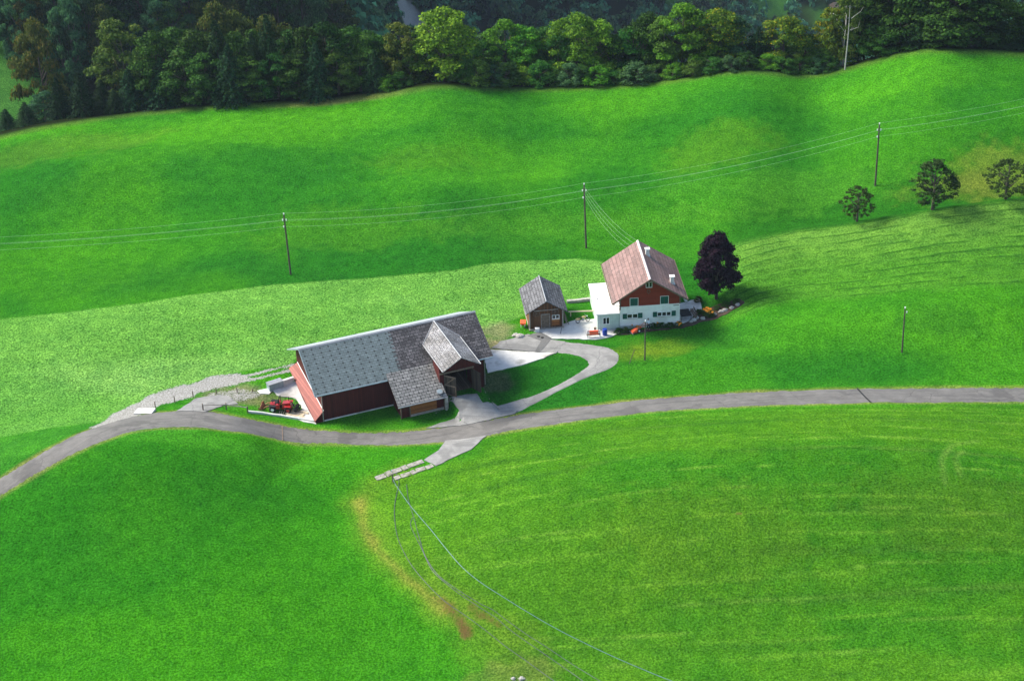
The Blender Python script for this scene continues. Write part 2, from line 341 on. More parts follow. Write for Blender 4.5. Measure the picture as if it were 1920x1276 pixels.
# ------------------------------------------------------------------ mesh builder
class MB:
    def __init__(s): s.v=[]; s.f=[]
    def poly(s,pts):
        k=len(s.v); s.v+= [tuple(map(float,p)) for p in pts]; s.f.append(tuple(range(k,k+len(pts)))); return s
    def box(s,x0,x1,y0,y1,z0,z1):
        k=len(s.v); s.v+=[(x,y,z) for z in (z0,z1) for y in (y0,y1) for x in (x0,x1)]
        s.f+=[tuple(k+i for i in q) for q in ((0,2,3,1),(4,5,7,6),(0,1,5,4),(2,6,7,3),(0,4,6,2),(1,3,7,5))]; return s
    def hexa(s,b,t):
        k=len(s.v); s.v+=[tuple(map(float,p)) for p in list(b)+list(t)]; n=len(b)
        s.f.append(tuple(k+i for i in reversed(range(n)))); s.f.append(tuple(k+n+i for i in range(n)))
        for i in range(n):
            j=(i+1)%n; s.f.append((k+i,k+j,k+n+j,k+n+i))
        return s
    def slab(s,pts,th):
        p=[np.array(q,float) for q in pts]; n=np.cross(p[1]-p[0],p[2]-p[0]); n/=np.linalg.norm(n)
        if n[2]<0: p=p[::-1]; n=-n
        return s.hexa([q-n*th for q in p],p)
    def ring(s,c,ax,r,n=10,r2=None,ph=0):
        ax=Vector(ax).normalized(); u=ax.orthogonal().normalized(); w=ax.cross(u); r2=r2 or r
        return [tuple(Vector(c)+u*r*math.cos(ph+2*math.pi*i/n)+w*r2*math.sin(ph+2*math.pi*i/n)) for i in range(n)]
    def tube(s,pts,rs,n=8,cap=True):
        pts=[Vector(tuple(map(float,p))) for p in pts]; rs=rs if isinstance(rs,(list,tuple)) else [rs]*len(pts)
        k0=len(s.v); u=None
        for i,p in enumerate(pts):
            d=(pts[min(i+1,len(pts)-1)]-pts[max(i-1,0)]).normalized()
            u=(d.orthogonal() if u is None else u-d*u.dot(d)).normalized(); w=d.cross(u)
            s.v+=[tuple(p+(u*math.cos(2*math.pi*j/n)+w*math.sin(2*math.pi*j/n))*rs[i]) for j in range(n)]
        for i in range(len(pts)-1):
            for j in range(n):
                a=k0+i*n+j; b=k0+i*n+(j+1)%n; s.f.append((a,b,b+n,a+n))
        if cap:
            s.f.append(tuple(k0+j for j in reversed(range(n)))); e=k0+(len(pts)-1)*n; s.f.append(tuple(e+j for j in range(n)))
        return s
    def torus(s,c,ax,R0,r,n=18,m=6):
        ax=Vector(ax).normalized(); u=ax.orthogonal().normalized(); w=ax.cross(u); c=Vector(c); k=len(s.v)
        for i in range(n):
            a=2*math.pi*i/n; d=u*math.cos(a)+w*math.sin(a)
            for j in range(m):
                b=2*math.pi*j/m; s.v.append(tuple(c+d*(R0+r*math.cos(b))+ax*r*math.sin(b)))
        for i in range(n):
            for j in range(m):
                s.f.append((k+i*m+j,k+((i+1)%n)*m+j,k+((i+1)%n)*m+(j+1)%m,k+i*m+(j+1)%m))
        return s
    def blob(s,c,r,seed=0,jit=.2,n=7,m=10):
        rg=random.Random(seed); k=len(s.v); c=Vector(c); r=r if isinstance(r,(tuple,list)) else (r,r,r)
        s.v.append(tuple(c+Vector((0,0,r[2]))))
        for i in range(1,n):
            for j in range(m):
                a=math.pi*i/n; b=2*math.pi*j/m; q=1+rg.uniform(-jit,jit)
                s.v.append((c.x+r[0]*math.sin(a)*math.cos(b)*q,c.y+r[1]*math.sin(a)*math.sin(b)*q,c.z+r[2]*math.cos(a)*q))
        s.v.append(tuple(c-Vector((0,0,r[2])))); e=len(s.v)-1
        for j in range(m):
            s.f.append((k,k+1+j,k+1+(j+1)%m)); s.f.append((e,e-m+(j+1)%m,e-m+j))
            for i in range(n-2): a=k+1+i*m; s.f.append((a+j,a+m+j,a+m+(j+1)%m,a+(j+1)%m))
        return s
    def build(s,name,mat,parent=None,smooth=False,loc=None):
        me=bpy.data.meshes.new(name); me.from_pydata(s.v,[],s.f); me.validate(); me.update()
        if mat: me.materials.append(mat)
        uv=me.uv_layers.new(name='UVMap'); V=np.array([v.co for v in me.vertices]) if len(me.vertices) else None
        ls=me.loops; data=np.zeros(len(ls)*2)
        for p in me.polygons:
            n=p.normal; a=Vector((0,0,1)).cross(n)
            if a.length<.02: a=Vector((1,0,0))
            a.normalize(); b=n.cross(a)
            for li in p.loop_indices:
                co=me.vertices[ls[li].vertex_index].co; data[li*2]=co.dot(a); data[li*2+1]=co.dot(b)
        uv.data.foreach_set('uv',data)
        if smooth: me.polygons.foreach_set('use_smooth',[True]*len(me.polygons))
        o=bpy.data.objects.new(name,me); C.objects.link(o)
        if parent: o.parent=parent
        if loc is not None: o.location=loc
        return o
def tag(o,label=None,cat=None,group=None,kind=None):
    if label: o['label']=label
    if cat: o['category']=cat
    if group: o['group']=group
    if kind: o['kind']=kind
    return o
def empty(name,loc,rz=0,label=None,cat=None,group=None):
    o=bpy.data.objects.new(name,None); C.objects.link(o); o.location=tuple(loc); o.rotation_euler=(0,0,rz); o.empty_display_size=.3
    return tag(o,label,cat,group)
def copy_tree(o,parent=None):
    c=o.copy(); C.objects.link(c)
    if parent: c.parent=parent
    for ch in list(o.children): copy_tree(ch,c)
    return c
def fastmesh(name,V,F,mat,smooth=True):
    me=bpy.data.meshes.new(name); k=F.shape[1]
    me.vertices.add(len(V)); me.vertices.foreach_set('co',np.ascontiguousarray(V,dtype=np.float32).ravel())
    me.loops.add(F.size); me.loops.foreach_set('vertex_index',np.ascontiguousarray(F,dtype=np.int32).ravel())
    me.polygons.add(len(F)); me.polygons.foreach_set('loop_start',np.arange(0,F.size,k,dtype=np.int32))
    me.polygons.foreach_set('loop_total',np.full(len(F),k,dtype=np.int32))
    if smooth: me.polygons.foreach_set('use_smooth',np.ones(len(F),dtype=bool))
    me.update(calc_edges=True)
    if mat: me.materials.append(mat)
    return me
# ------------------------------------------------------------------ THE GROUND, one sheet
def axis(a,b,step,lo,hi,g):
    m=np.arange(a,b+step/2,step); out=[];x=b;s=step
    while x<hi: s=min(s*g,12); x+=s; out.append(x)
    lo_=[];x=a;s=step
    while x>lo: s=min(s*g,12); x-=s; lo_.append(x)
    return np.array(lo_[::-1]+list(m)+out)
xs=axis(-95,105,.42,-1300,1300,1.12); ys=axis(148,318,.42,-300,2300,1.12)
X,Y=np.meshgrid(xs,ys); Z=h(X,Y)
nx,ny=len(xs),len(ys)
V=np.stack([X,Y,Z],-1).reshape(-1,3)
ii=np.arange((ny-1)*(nx-1)); r_=ii//(nx-1); c_=ii%(nx-1); a_=r_*nx+c_
F=np.stack([a_,a_+1,a_+1+nx,a_+nx],-1)
# sward colours plus some painted light and shade, per vertex in world space
fx=X.ravel(); fy=Y.ravel(); n1=fbm(fx*.05+5,fy*.05,4); n2=fbm(fx*.2,fy*.2+9,4); n3=fbm(fx*.9,fy*.9,3)
col=np.zeros((len(fx),3)); G_MID=np.array([.028,.178,.010]); col[:]=G_MID
def blend(mask,c): 
    global col
    mask=np.clip(mask,0,1)[:,None]; col=col*(1-mask)+np.array(c)[None]*mask
n4=fbm(fx*.022+2,fy*.06+3,4); blend(sst(.45,.68,n4)*.8,(.062,.275,.010)); blend(sst(.54,.28,n4)*.5,(.013,.105,.012))
blend(sst(.45,.66,n1)*.4,(.060,.26,.008)); blend(sst(.52,.32,n1)*.4,(.016,.14,.010))
near=(fy<330)&(fy>100)&(np.abs(fx)<130)
def region(pts,soft=.5,wob=0.):
    W=poly_at(pts); m=np.zeros(len(fx)); d=sdf(fx[near],fy[near],W)
    if wob: d=d+(n2[near]-.5)*wob
    m[near]=sst(-soft,soft,d); return m
def stroke(pts,w,soft=.6,wob=1.):
    W=poly_at(pts); m=np.zeros(len(fx)); d=dist_line(fx[near],fy[near],W)+(n2[near]-.5)*wob*2
    m[near]=sst(w+soft,w-soft,d); return m
def spot(px,py,rx,ry,wob=.8):
    p=at(px,py); e=np.sqrt(((fx-p[0])/rx)**2+((fy-p[1])/ry)**2)+(n2-.5)*wob+(n3-.5)*.8+(n1-.5)*1.2
    return sst(1.1,.4,e)
mown=region([(-60,604),(0,597),(130,585),(260,570),(400,548),(520,533),(640,524),(760,515),(850,508),(910,495),(1000,488),(1080,486),(1128,490),(1150,500),(1150,560),(1110,560),(1040,566),(965,600),(900,620),(700,640),(560,668),(545,684),(430,702),(300,735),(200,790),(100,800),(0,820),(-60,830)],.25,.9)
blend(mown*(.85+.5*(n2-.5)),(.135,.360,.052))
blend(mown*sst(.45,.65,n4)*.5,(.21,.44,.10))
blend(region([(-60,700),(60,690),(200,740),(200,790),(100,835),(0,888),(-60,920)],3,2)*.55,(.055,.24,.022))
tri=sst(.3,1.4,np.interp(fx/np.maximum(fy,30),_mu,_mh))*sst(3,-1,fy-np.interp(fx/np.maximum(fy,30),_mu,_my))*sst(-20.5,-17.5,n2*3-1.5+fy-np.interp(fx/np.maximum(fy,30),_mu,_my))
blend(tri*.62,(.085,.26,.022)); blend(tri*sst(-14,0,fy-np.interp(fx/np.maximum(fy,30),_mu,_my))*.4,(.19,.36,.06)); uu_=fx/np.maximum(fy,30); qq_=fy-np.interp(uu_,_mu,_my); blend(sst(.2,1.6,np.interp(uu_,_mu,_mh))*sst(-.2,.4,qq_)*sst(30,8,qq_)*.75,(.014,.105,.008))  # mound paler towards its crest; dark green behind it paints in the trough's shade
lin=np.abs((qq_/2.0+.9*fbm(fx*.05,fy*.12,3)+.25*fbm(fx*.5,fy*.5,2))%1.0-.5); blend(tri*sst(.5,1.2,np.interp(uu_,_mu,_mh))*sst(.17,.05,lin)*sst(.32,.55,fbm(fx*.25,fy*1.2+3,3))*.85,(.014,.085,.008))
fgr=region([(905,822),(960,805),(1100,785),(1300,772),(1600,764),(1990,762),(1990,1400),(1050,1400),(960,1300),(900,1200),(800,1100),(745,1000),(740,910),(820,875)],3,4)
blend(fgr*.85,(.043,.190,.009)); blend(fgr*sst(.45,.72,n2)*.2,(.12,.27,.012)); blend(fgr*sst(.48,.64,n4)*.5,(.085,.225,.012)); blend(fgr*sst(.50,.34,n1)*.45,(.030,.165,.008))
wy=fy+5*fbm(fx*.03,fy*.04,3)+.00*fx-2.0*np.sin(fx*.045); st=(wy/3.4)%1.0
blend(fgr*sst(.07,.01,np.abs(st+.25*(n2-.5)-.5))*sst(.40,.60,fbm(fx*.09+40,fy*.3,3))*.42,(.20,.38,.045)); blend(fgr*sst(.14,.03,np.abs((wy/2.3+.3*n1)%1.0-.5))*sst(.42,.55,fbm(fx*.05+11,fy*.3+5,3))*.35,(.16,.36,.03))
blend(fgr*sst(.2,.0,np.abs(((wy+.9)/5.1)%1.0-.5))*sst(.45,.65,fbm(fx*.05+4,fy*.2+7,3))*.5,(.030,.12,.012))
fgl=region([(-60,935),(60,905),(180,850),(300,808),(560,840),(830,838),(700,900),(670,960),(700,1050),(820,1180),(900,1400),(-60,1400)],1.5,2)
blend(fgl*.5,(.030,.205,.006))
for (px,py,rx,ry,c,s) in [(1360,275,9,6,(.10,.24,.012),.6),(800,295,11,5,(.085,.24,.012),.6),(1870,330,14,9,(.19,.24,.03),.8),(1800,352,10,5,(.17,.20,.03),.55),(1235,655,6,3,(.17,.26,.015),.8),(1180,668,5,3,(.15,.24,.015),.7),(620,430,18,6,(.075,.25,.012),.6),(150,270,22,8,(.10,.20,.02),.6),(1150,420,30,4,(.09,.30,.02),.5),(1500,355,22,7,(.085,.30,.02),.5),(1330,1000,14,8,(.11,.22,.014),.6),(1800,950,14,7,(.10,.19,.014),.5),(930,1210,6,4,(.12,.22,.02),.5),(965,1268,5,2.5,(.18,.20,.05),.7),(300,815,18,2.5,(.075,.33,.02),.75),(1100,780,14,2.5,(.07,.34,.02),.6),(930,620,4,3.5,(.30,.27,.15),1.),(940,648,3,2,(.28,.22,.13),.9),(922,716,2.2,2.2,(.085,.085,.055),1.1),(455,742,5,3,(.22,.20,.12),1.2),(495,750,4,2.5,(.14,.16,.06),1.),(540,770,4,2,(.06,.08,.03),.9),(1380,640,8,4,(.022,.12,.012),.6),(1760,600,10,4,(.022,.12,.012),.6)]:  # bright strips on the hump tops below the road paint in lit rims
    blend(spot(px,py,rx,ry)*s*.6,c)
blend(np.maximum(stroke([(1772,905),(1764,862),(1786,834),(1832,826)],.2,.5,.3),stroke([(1800,890),(1790,858),(1806,846)],.15,.5,.3))*.45,(.20,.34,.06))
# dry tracks and bare earth where the hoses were dragged
tr=[(745,885),(700,905),(682,950),(690,1000),(725,1050),(790,1105),(850,1150)]
blend(stroke(tr,1.7,2.0,1.6)*.42,(.20,.28,.03)); blend(stroke([(745,890),(720,940),(735,1000),(790,1060),(880,1130),(960,1190)],1.4,2.4,2.2)*.25,(.17,.28,.02))
blend(stroke([(676,940),(680,985),(708,1032),(760,1082),(830,1140)],.55,.7,.8)*.6,(.27,.25,.05))
brown=np.maximum.reduce([stroke([(712,1028),(735,1058),(775,1090),(830,1130),(858,1150)],.28,.45,.5)*.80,stroke([(828,1124),(846,1140),(858,1162),(872,1188)],.45,1.1,1.8)*.86,stroke([(884,1136),(902,1152)],.35,.7,1.4)*.75,stroke([(905,1150),(936,1172)],.40,.6,1.3)*.75,stroke([(778,1060),(800,1080)],.2,.6,1.2)*.65,stroke([(830,1160),(852,1192)],.1,.5,.6)*.6,spot(1385,962,.7,.4,.8)*.7,spot(690,925,1.4,.8,1.2)*.5])
# long dead grass along the road and crest edges
ROAD_UP=[(-120,985),(-40,925),(0,897),(60,860),(120,825),(190,797),(240,782),(300,772),(370,768),(440,779),(520,795),(600,806),(680,811),(760,808),(840,799),(900,790),(960,779),(1060,765),(1180,751),(1300,741),(1420,734),(1560,729),(1700,727),(1840,726),(1990,726)]
ROAD_LO=[(-120,1040),(-40,965),(0,930),(60,893),(120,860),(190,829),(240,812),(300,803),(370,802),(440,810),(520,824),(600,831),(680,834),(760,834),(840,828),(900,820),(960,808),(1060,793),(1180,777),(1300,767),(1420,761),(1560,757),(1700,755),(1840,754),(1990,754)]
blend(stroke(ROAD_UP,.35,.5,.35)*.6,(.26,.24,.07)); blend(stroke(ROAD_LO,.35,.5,.35)*.6,(.26,.26,.08))
q_=fy-np.interp(fx/np.maximum(fy,30),_cu,_cy)
blend(sst(-2.2,-.5,q_)*sst(.06,.0,np.abs(fx/np.maximum(fy,30)+.10))*.8,(.26,.24,.08))
blend(sst(-1.6,.3,q_)*.5,(.10,.13,.03))
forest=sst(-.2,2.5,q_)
# far side meadows and scree
gravel=np.maximum.reduce([stroke([(192,798),(235,778),(290,750),(345,735)],1.9,1.1,1.1),stroke([(345,735),(400,718),(440,713)],1.3,1.,1.2)*.9,stroke([(430,718),(490,708),(562,690)],.42,.5,.5)*.95,stroke([(420,712),(480,701),(558,682)],.38,.5,.5)*.9,spot(450,742,4.5,2.2,1.2)*.66,spot(975,1272,1.4,.7,1.)*.5,stroke([(842,742),(835,765),(815,775)],.3,.5,.5)*.6])
FARM=[(1440,5,17,16),(1478,24,9,10),(1548,50,12,18),(1272,3,9,9),(1330,2,6,8)]
farm=np.zeros(len(fx))
for (px,py,rx,ry) in FARM:
    p=at(px,py); e=np.sqrt(((fx-p[0])/rx)**2+((fy-p[1])/ry)**2); farm=np.maximum(farm,sst(1.1,.9,e+(fbm(fx*.02,fy*.02)-.5)*.5)*(fy>330))
p=at(12,180); lm=sst(1.1,.8,np.sqrt(((fx-p[0])/13)**2+((fy-p[1])/26)**2))*(q_>12); farm=np.maximum(farm,lm)
p1=at(745,2); p2=at(800,46)
scree=sst(14,6,dist_line(fx,fy,[p1,p2])+(fbm(fx*.03,fy*.03)-.5)*22)*(fy>500)
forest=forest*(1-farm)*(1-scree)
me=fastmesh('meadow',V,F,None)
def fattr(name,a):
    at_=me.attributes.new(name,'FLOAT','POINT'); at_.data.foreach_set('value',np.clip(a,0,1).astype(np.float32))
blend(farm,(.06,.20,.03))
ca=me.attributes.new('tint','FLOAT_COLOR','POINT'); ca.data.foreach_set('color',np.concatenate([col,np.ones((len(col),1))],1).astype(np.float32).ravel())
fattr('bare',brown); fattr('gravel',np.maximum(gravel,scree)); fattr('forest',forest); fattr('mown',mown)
gm,t,b=newmat('grass'); v=coords(t)
A=lambda n:N(t,'ShaderNodeAttribute',attribute_name=n)
f1=noise(t,v,4.2,5,.70); f2=noise(t,v,10,3,.7); f3=noise(t,v,.55,4,.6)
vo=N(t,'ShaderNodeTexVoronoi'); vo.inputs['Scale'].default_value=2.2; t.links.new(v,vo.inputs['Vector'])
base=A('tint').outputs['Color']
base=mixc(t,math_(t,'ADD',.72,math_(t,'MULTIPLY',A('mown').outputs['Fac'],.28)),base,ramp(t,f1,[(.34,(.15,.22,.15)),(.5,(.92,.92,.92)),(.66,(2.1,1.75,2.2))]),'MULTIPLY')  # dark end of the ramp paints in small shadows between grass clumps
base=mixc(t,.85,base,ramp(t,f3,[(.35,(.75,.82,.8)),(.65,(1.25,1.15,1.1))]),'MULTIPLY')
base=mixc(t,ramp(t,f2,[(.68,(0,0,0)),(.76,(.35,.35,.35))]),base,(.22,.42,.12))
bare=math_(t,'ADD',A('bare').outputs['Fac'],math_(t,'MULTIPLY',math_(t,'SUBTRACT',math_(t,'ADD',math_(t,'MULTIPLY',f1,.6),math_(t,'MULTIPLY',f3,.4)),.5),2.2))
base=mixc(t,ramp(t,bare,[(.42,(0,0,0)),(.92,(.85,.85,.85))]),base,(.15,.068,.035))
gr=math_(t,'ADD',A('gravel').outputs['Fac'],math_(t,'MULTIPLY',math_(t,'SUBTRACT',f1,.5),1.5))
gcol=ramp(t,noise(t,v,5,4,.8),[(.3,(.16,.15,.12)),(.5,(.36,.35,.32)),(.7,(.62,.61,.57))])
base=mixc(t,ramp(t,gr,[(.52,(0,0,0)),(.66,(1,1,1))]),base,gcol)
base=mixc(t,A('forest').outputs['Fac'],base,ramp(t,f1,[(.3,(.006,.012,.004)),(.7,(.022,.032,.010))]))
t.links.new(base,b.inputs['Base Color']); b.inputs['Roughness'].default_value=.9; b.inputs['Specular IOR Level'].default_value=.0
hs=math_(t,'ADD',math_(t,'MULTIPLY',f1,1.0),math_(t,'MULTIPLY',f2,.35))
addbump(t,b,hs,.8,.5)
me.materials.append(gm)
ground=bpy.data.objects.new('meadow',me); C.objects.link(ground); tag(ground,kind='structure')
# ------------------------------------------------------------------ draped surfaces
def resample(P,step):
    P=[np.array(p,float) for p in P]; out=[P[0]]
    for a,b in zip(P[:-1],P[1:]):
        n=max(1,int(round(np.linalg.norm(b-a)/step)))
        out+=[a+(b-a)*k/n for k in range(1,n+1)]
    return out
def catmull(P,n=6):
    P=[np.array(p,float) for p in P]; Q=[2*P[0]-P[1]]+P+[2*P[-1]-P[-2]]; out=[]
    for i in range(1,len(Q)-2):
        for k in range(n):
            s=k/n; a,b,c,d=Q[i-1],Q[i],Q[i+1],Q[i+2]
            out.append(.5*((2*b)+(c-a)*s+(2*a-5*b+4*c-d)*s*s+(3*b-a-3*c+d)*s**3))
    out.append(P[-1]); return out
def ribbon(name,up,lo,mat,lift=.04,n=8,cross=8,jit=.10,kind='structure'):
    A_=catmull([at(*p)[:2] for p in up],n); B_=catmull([at(*p)[:2] for p in lo],n); rg=random.Random(5)
    s=0; prev=None; V=[];U=[]
    for i,(a,b) in enumerate(zip(A_,B_)):
        d=(b-a); d=d/np.linalg.norm(d); a=a+d*rg.uniform(-jit,jit); b=b+d*rg.uniform(-jit,jit)
        m=(a+b)/2; s+=0 if prev is None else np.linalg.norm(m-prev); prev=m; w=np.linalg.norm(b-a)
        for k in range(cross+1):
            q=a+(b-a)*k/cross; V.append((q[0],q[1],hh(q[0],q[1])+lift-(.08 if k in (0,cross) else 0))); U.append((s,w*k/cross))
    k=cross+1; F=[]
    for i in range(len(A_)-1):
        for j in range(cross): F.append((i*k+j,(i+1)*k+j,(i+1)*k+j+1,i*k+j+1))
    F=np.array(F); me=fastmesh(name,np.array(V),F,mat)
    uv=me.uv_layers.new(name='UVMap'); uv.data.foreach_set('uv',np.array(U)[F.ravel()].ravel())
    if me.polygons[len(F)//2].normal.z<0: me.flip_normals()
    o=bpy.data.objects.new(name,me); C.objects.link(o); return tag(o,kind=kind)
def patch(name,pts,mat,lift=.05,step=.6,jit=.08,edge=.08,world=False,thick=None):
    # a draped sheet: clipped grid over the polygon, with a small real edge
    import bmesh
    P=[np.array(p[:2]) for p in (pts if world else poly_at(pts))]; P=resample(P+[P[0]],.7)[:-1]; rg=random.Random(3)
    P=[p+np.array([rg.uniform(-jit,jit),rg.uniform(-jit,jit)]) for p in P]
    bm=bmesh.new(); vs=[bm.verts.new((p[0],p[1],0)) for p in P]; f=bm.faces.new(vs)
    if f.normal.z<0: bmesh.ops.reverse_faces(bm,faces=[f])
    bm.normal_update()
    if f.normal.z<0: f.normal_flip()
    x0,x1=min(p[0] for p in P),max(p[0] for p in P); y0,y1=min(p[1] for p in P),max(p[1] for p in P)
    x=x0+step
    while x<x1:
        bmesh.ops.bisect_plane(bm,geom=bm.verts[:]+bm.edges[:]+bm.faces[:],plane_co=(x,0,0),plane_no=(1,0,0)); x+=step
    y=y0+step
    while y<y1:
        bmesh.ops.bisect_plane(bm,geom=bm.verts[:]+bm.edges[:]+bm.faces[:],plane_co=(0,y,0),plane_no=(0,1,0)); y+=step
    cx=np.array([v.co.x for v in bm.verts]); cy=np.array([v.co.y for v in bm.verts]); cz=h(cx,cy)+lift
    for v,z in zip(bm.verts,cz): v.co.z=z
    be=[e for e in bm.edges if len(e.link_faces)==1]
    r=bmesh.ops.extrude_edge_only(bm,edges=be)
    for e in r['geom']:
        if isinstance(e,bmesh.types.BMVert): e.co.z-=edge+lift
    me=bpy.data.meshes.new(name); bm.normal_update(); bm.to_mesh(me); bm.free(); me.materials.append(mat)
    uv=me.uv_layers.new(name='UVMap'); d=np.zeros(len(me.loops)*2)
    for i,l in enumerate(me.loops): co=me.vertices[l.vertex_index].co; d[2*i]=co.x; d[2*i+1]=co.y
    uv.data.foreach_set('uv',d)
    o=bpy.data.objects.new(name,me); C.objects.link(o); return tag(o,kind='structure')
ribbon('road',ROAD_UP,ROAD_LO,M['asphalt'],lift=.06,jit=.17,n=16)
ribbon('driveway',[(1028,637),(1060,641),(1100,645),(1140,652),(1158,663),(1158,678),(1140,692),(1090,712),(1030,742),(965,775),(948,779)],[(1036,660),(1052,662),(1072,664),(1093,671),(1104,682),(1098,690),(1080,702),(1045,722),(990,745),(930,762),(905,775)],M['old_asphalt'],lift=.075,jit=.07)
patch('barn_apron',[(842,752),(866,741),(893,738),(905,756),(935,762),(985,747),(965,776),(905,790),(870,797),(798,803),(845,787),(862,770),(852,757)],M['old_asphalt'],.085)
patch('upper_driveway',[(922,653),(938,641),(990,627),(1003,630),(1028,637),(1060,641),(1042,663),(1010,661)],M['old_asphalt'],.09)
patch('repaired_strip',[(1000,626),(1014,624),(1034,634),(1026,645),(1014,660),(1003,659),(1014,640),(990,631)],M['dark_patch'],.112,edge=.005)
patch('farmyard',[(1002,622),(1062,606),(1078,601),(1118,598),(1123,620),(1170,616),(1160,626),(1138,634),(1115,637),(1034,635),(1016,624)],M['white_concrete'],.10)
patch('shed_forecourt',[(1001,622),(1060,607),(1052,617),(1050,627),(1032,633),(1016,625)],M['concrete'],.118,edge=.005)
patch('concrete_forecourt',[(908,672),(921,656),(1040,663),(1018,672),(975,686),(914,699)],M['white_concrete'],.10)
patch('barnyard',[(508,728),(556,714),(594,795),(570,791),(548,782),(566,768),(556,748),(520,742)],M['white_concrete'],.10)
patch('slab_walk',[(483,733),(507,727),(512,733),(505,739),(487,738)],M['white_concrete'],.09)
patch('side_track',[(345,762),(368,747),(395,742),(430,743),(446,758),(420,760),(385,772),(360,771),(330,771)],M['old_asphalt'],.085)
patch('field_entrance',[(836,826),(870,823),(912,817),(884,842),(850,858),(818,873),(795,862),(822,845)],M['old_asphalt'],.075)
patch('terrace',[(1273,570),(1312,560),(1316,580),(1300,592),(1290,603),(1274,609)],M['concrete'],.10)
patch('garden_bed',[(1140,629),(1165,619),(1230,617),(1276,611),(1292,603),(1318,583),(1345,572),(1385,560),(1395,568),(1370,585),(1320,603),(1280,615),(1215,622),(1165,628)],M['soil'],.06,jit=.15)
# ------------------------------------------------------------------ BARN
bz=0.0
barn=empty('barn',(BARN_O[0],BARN_O[1],0),BARN_Y,'long dark red barn with teal and dark slate roof halves beside the road','barn')
EY,EZ,RY,RZ=-.45,4.2,5.97,7.6; BY,BZ=12.4,4.2; sl=(RZ-EZ)/(RY-EY)
def rz(y,off=0): return (EZ+(y-EY)*sl if y<=RY else RZ-(y-RY)*sl)+off
# walls
w=MB(); w.box(0,16.0,0,.2,.15,4.35); w.box(16.0,20.3,0,.2,3.6,4.35); w.box(20.3,21.7,0,.2,-.45,4.35); w.build('front_wall',M['red_board'],barn)
for x0,x1,nm in ((0,.2,'west_gable_wall'),(21.5,21.7,'east_gable_wall')):
    g=MB(); g.hexa([(x0,.201,.15),(x0,11.8,.15),(x0,11.8,rz(11.8,-.2)),(x0,RY,RZ-.2),(x0,.201,rz(.2,-.2))],[(x1,.201,.15),(x1,11.8,.15),(x1,11.8,rz(11.8,-.2)),(x1,RY,RZ-.2),(x1,.201,rz(.2,-.2))]); g.build('gable_wall',M['red_board'],barn)
MB().box(0,21.7,11.801,12,.3,4.35).build('rear_wall',M['red_board'],barn)
b_=MB(); b_.box(-.05,16.0,-.07,.22,-.5,.149); b_.box(20.4,21.76,-.07,.25,-.9,-.451); b_.box(-.05,.15,.3,12.0,-.5,.149); b_.build('base_course',M['white_concrete'],barn)
# front roof: new teal half with a toothed edge, old half
zz=[]; nrow=24
for i in range(nrow):
    y0=EY+(RY-EY)*i/nrow; y1=EY+(RY-EY)*(i+1)/nrow; xx=10.35+.55*(i/nrow)+(.24 if i%2 else -.12)
    zz+=[(xx,y0),(xx,y1)]
P=[(-1.0,EY)]+zz+[(-1.0,RY)]
MB().slab([(x,y,rz(y,.012)) for x,y in P],.10).build('new_roof',M['teal'],barn)
P=[(22.9,RY),(22.9,EY)]+[(x,y) for x,y in zz]
r=MB().slab([(x+.003,y,rz(y,.0)) for x,y in P],.10).build('old_roof',M['dark_slate'],barn)
MB().slab([(-1.0,RY+.01,RZ-.01),(22.9,RY+.01,RZ-.01),(22.9,BY,BZ),(-1.0,BY,BZ)],.10).build('rear_roof',M['corrugated'],barn)
c=MB(); c.slab([(-1.05,RY-.22,rz(RY-.22,.05)),(22.95,RY-.22,rz(RY-.22,.05)),(22.95,RY,RZ+.06),(-1.05,RY,RZ+.06)],.03); c.slab([(-1.05,RY,RZ+.06),(22.95,RY,RZ+.06),(22.95,RY+.25,rz(RY+.25,.06)),(-1.05,RY+.25,rz(RY+.25,.06))],.03); c.build('ridge_cap',M['ridge_metal'],barn)
for x0,x1 in ((-1.0,8.5),(20.6,22.9)): MB().tube([(x0,EY-.09,EZ-.06),(x1,EY-.09,EZ-.06)],.085,8).build('gutter',M['metal_blue'],barn)
for x in (-.12,21.75): MB().tube([(x,EY-.05,EZ-.15),(x,-.14,EZ-.6),(x,-.14,.05)],.06,6).build('downpipe',M['grey_wood'],barn)
f=MB(); f.hexa([(-1.06,EY,EZ-.16),(-1.0,EY,EZ-.16),(-1.0,RY,RZ-.16),(-1.06,RY,RZ-.16)],[(-1.06,EY,EZ+.03),(-1.0,EY,EZ+.03),(-1.0,RY,RZ+.03),(-1.06,RY,RZ+.03)])
f.hexa([(-1.06,RY+.02,RZ-.16),(-1.0,RY+.02,RZ-.16),(-1.0,BY,BZ-.16),(-1.06,BY,BZ-.16)],[(-1.06,RY+.02,RZ+.03),(-1.0,RY+.02,RZ+.03),(-1.0,BY,BZ+.03),(-1.06,BY,BZ+.03)])
f.build('verge_board',M['metal_blue'],barn)
# red pent along the west gable
pr=MB().slab([(-1.25,-.15,.35),(-.04,-.15,1.62),(-.04,11.6,2.35),(-1.1,12.3,1.35)],.06).build('pent_roof',M['red_pent'],barn)
MB().tube([(-.02,-.2,1.66),(-.02,11.6,2.40)],.05,6).build('pent_flashing',M['white_trim'],pr)
pw=MB(); pw.poly([(-1.18,-.13,-.3),(0,-.13,-.3),(0,-.13,1.52),(-1.18,-.13,.34)]); pw.poly([(-1.18,-.13,-.3),(-1.18,-.13,.34),(-1.02,12.2,1.28),(-1.02,12.2,.3)]); pw.poly([(0,12.1,.2),(-1.02,12.2,.2),(-1.02,12.2,1.3),(0,12.1,2.2)]); pw.build('pent_wall',M['red_board'],barn)
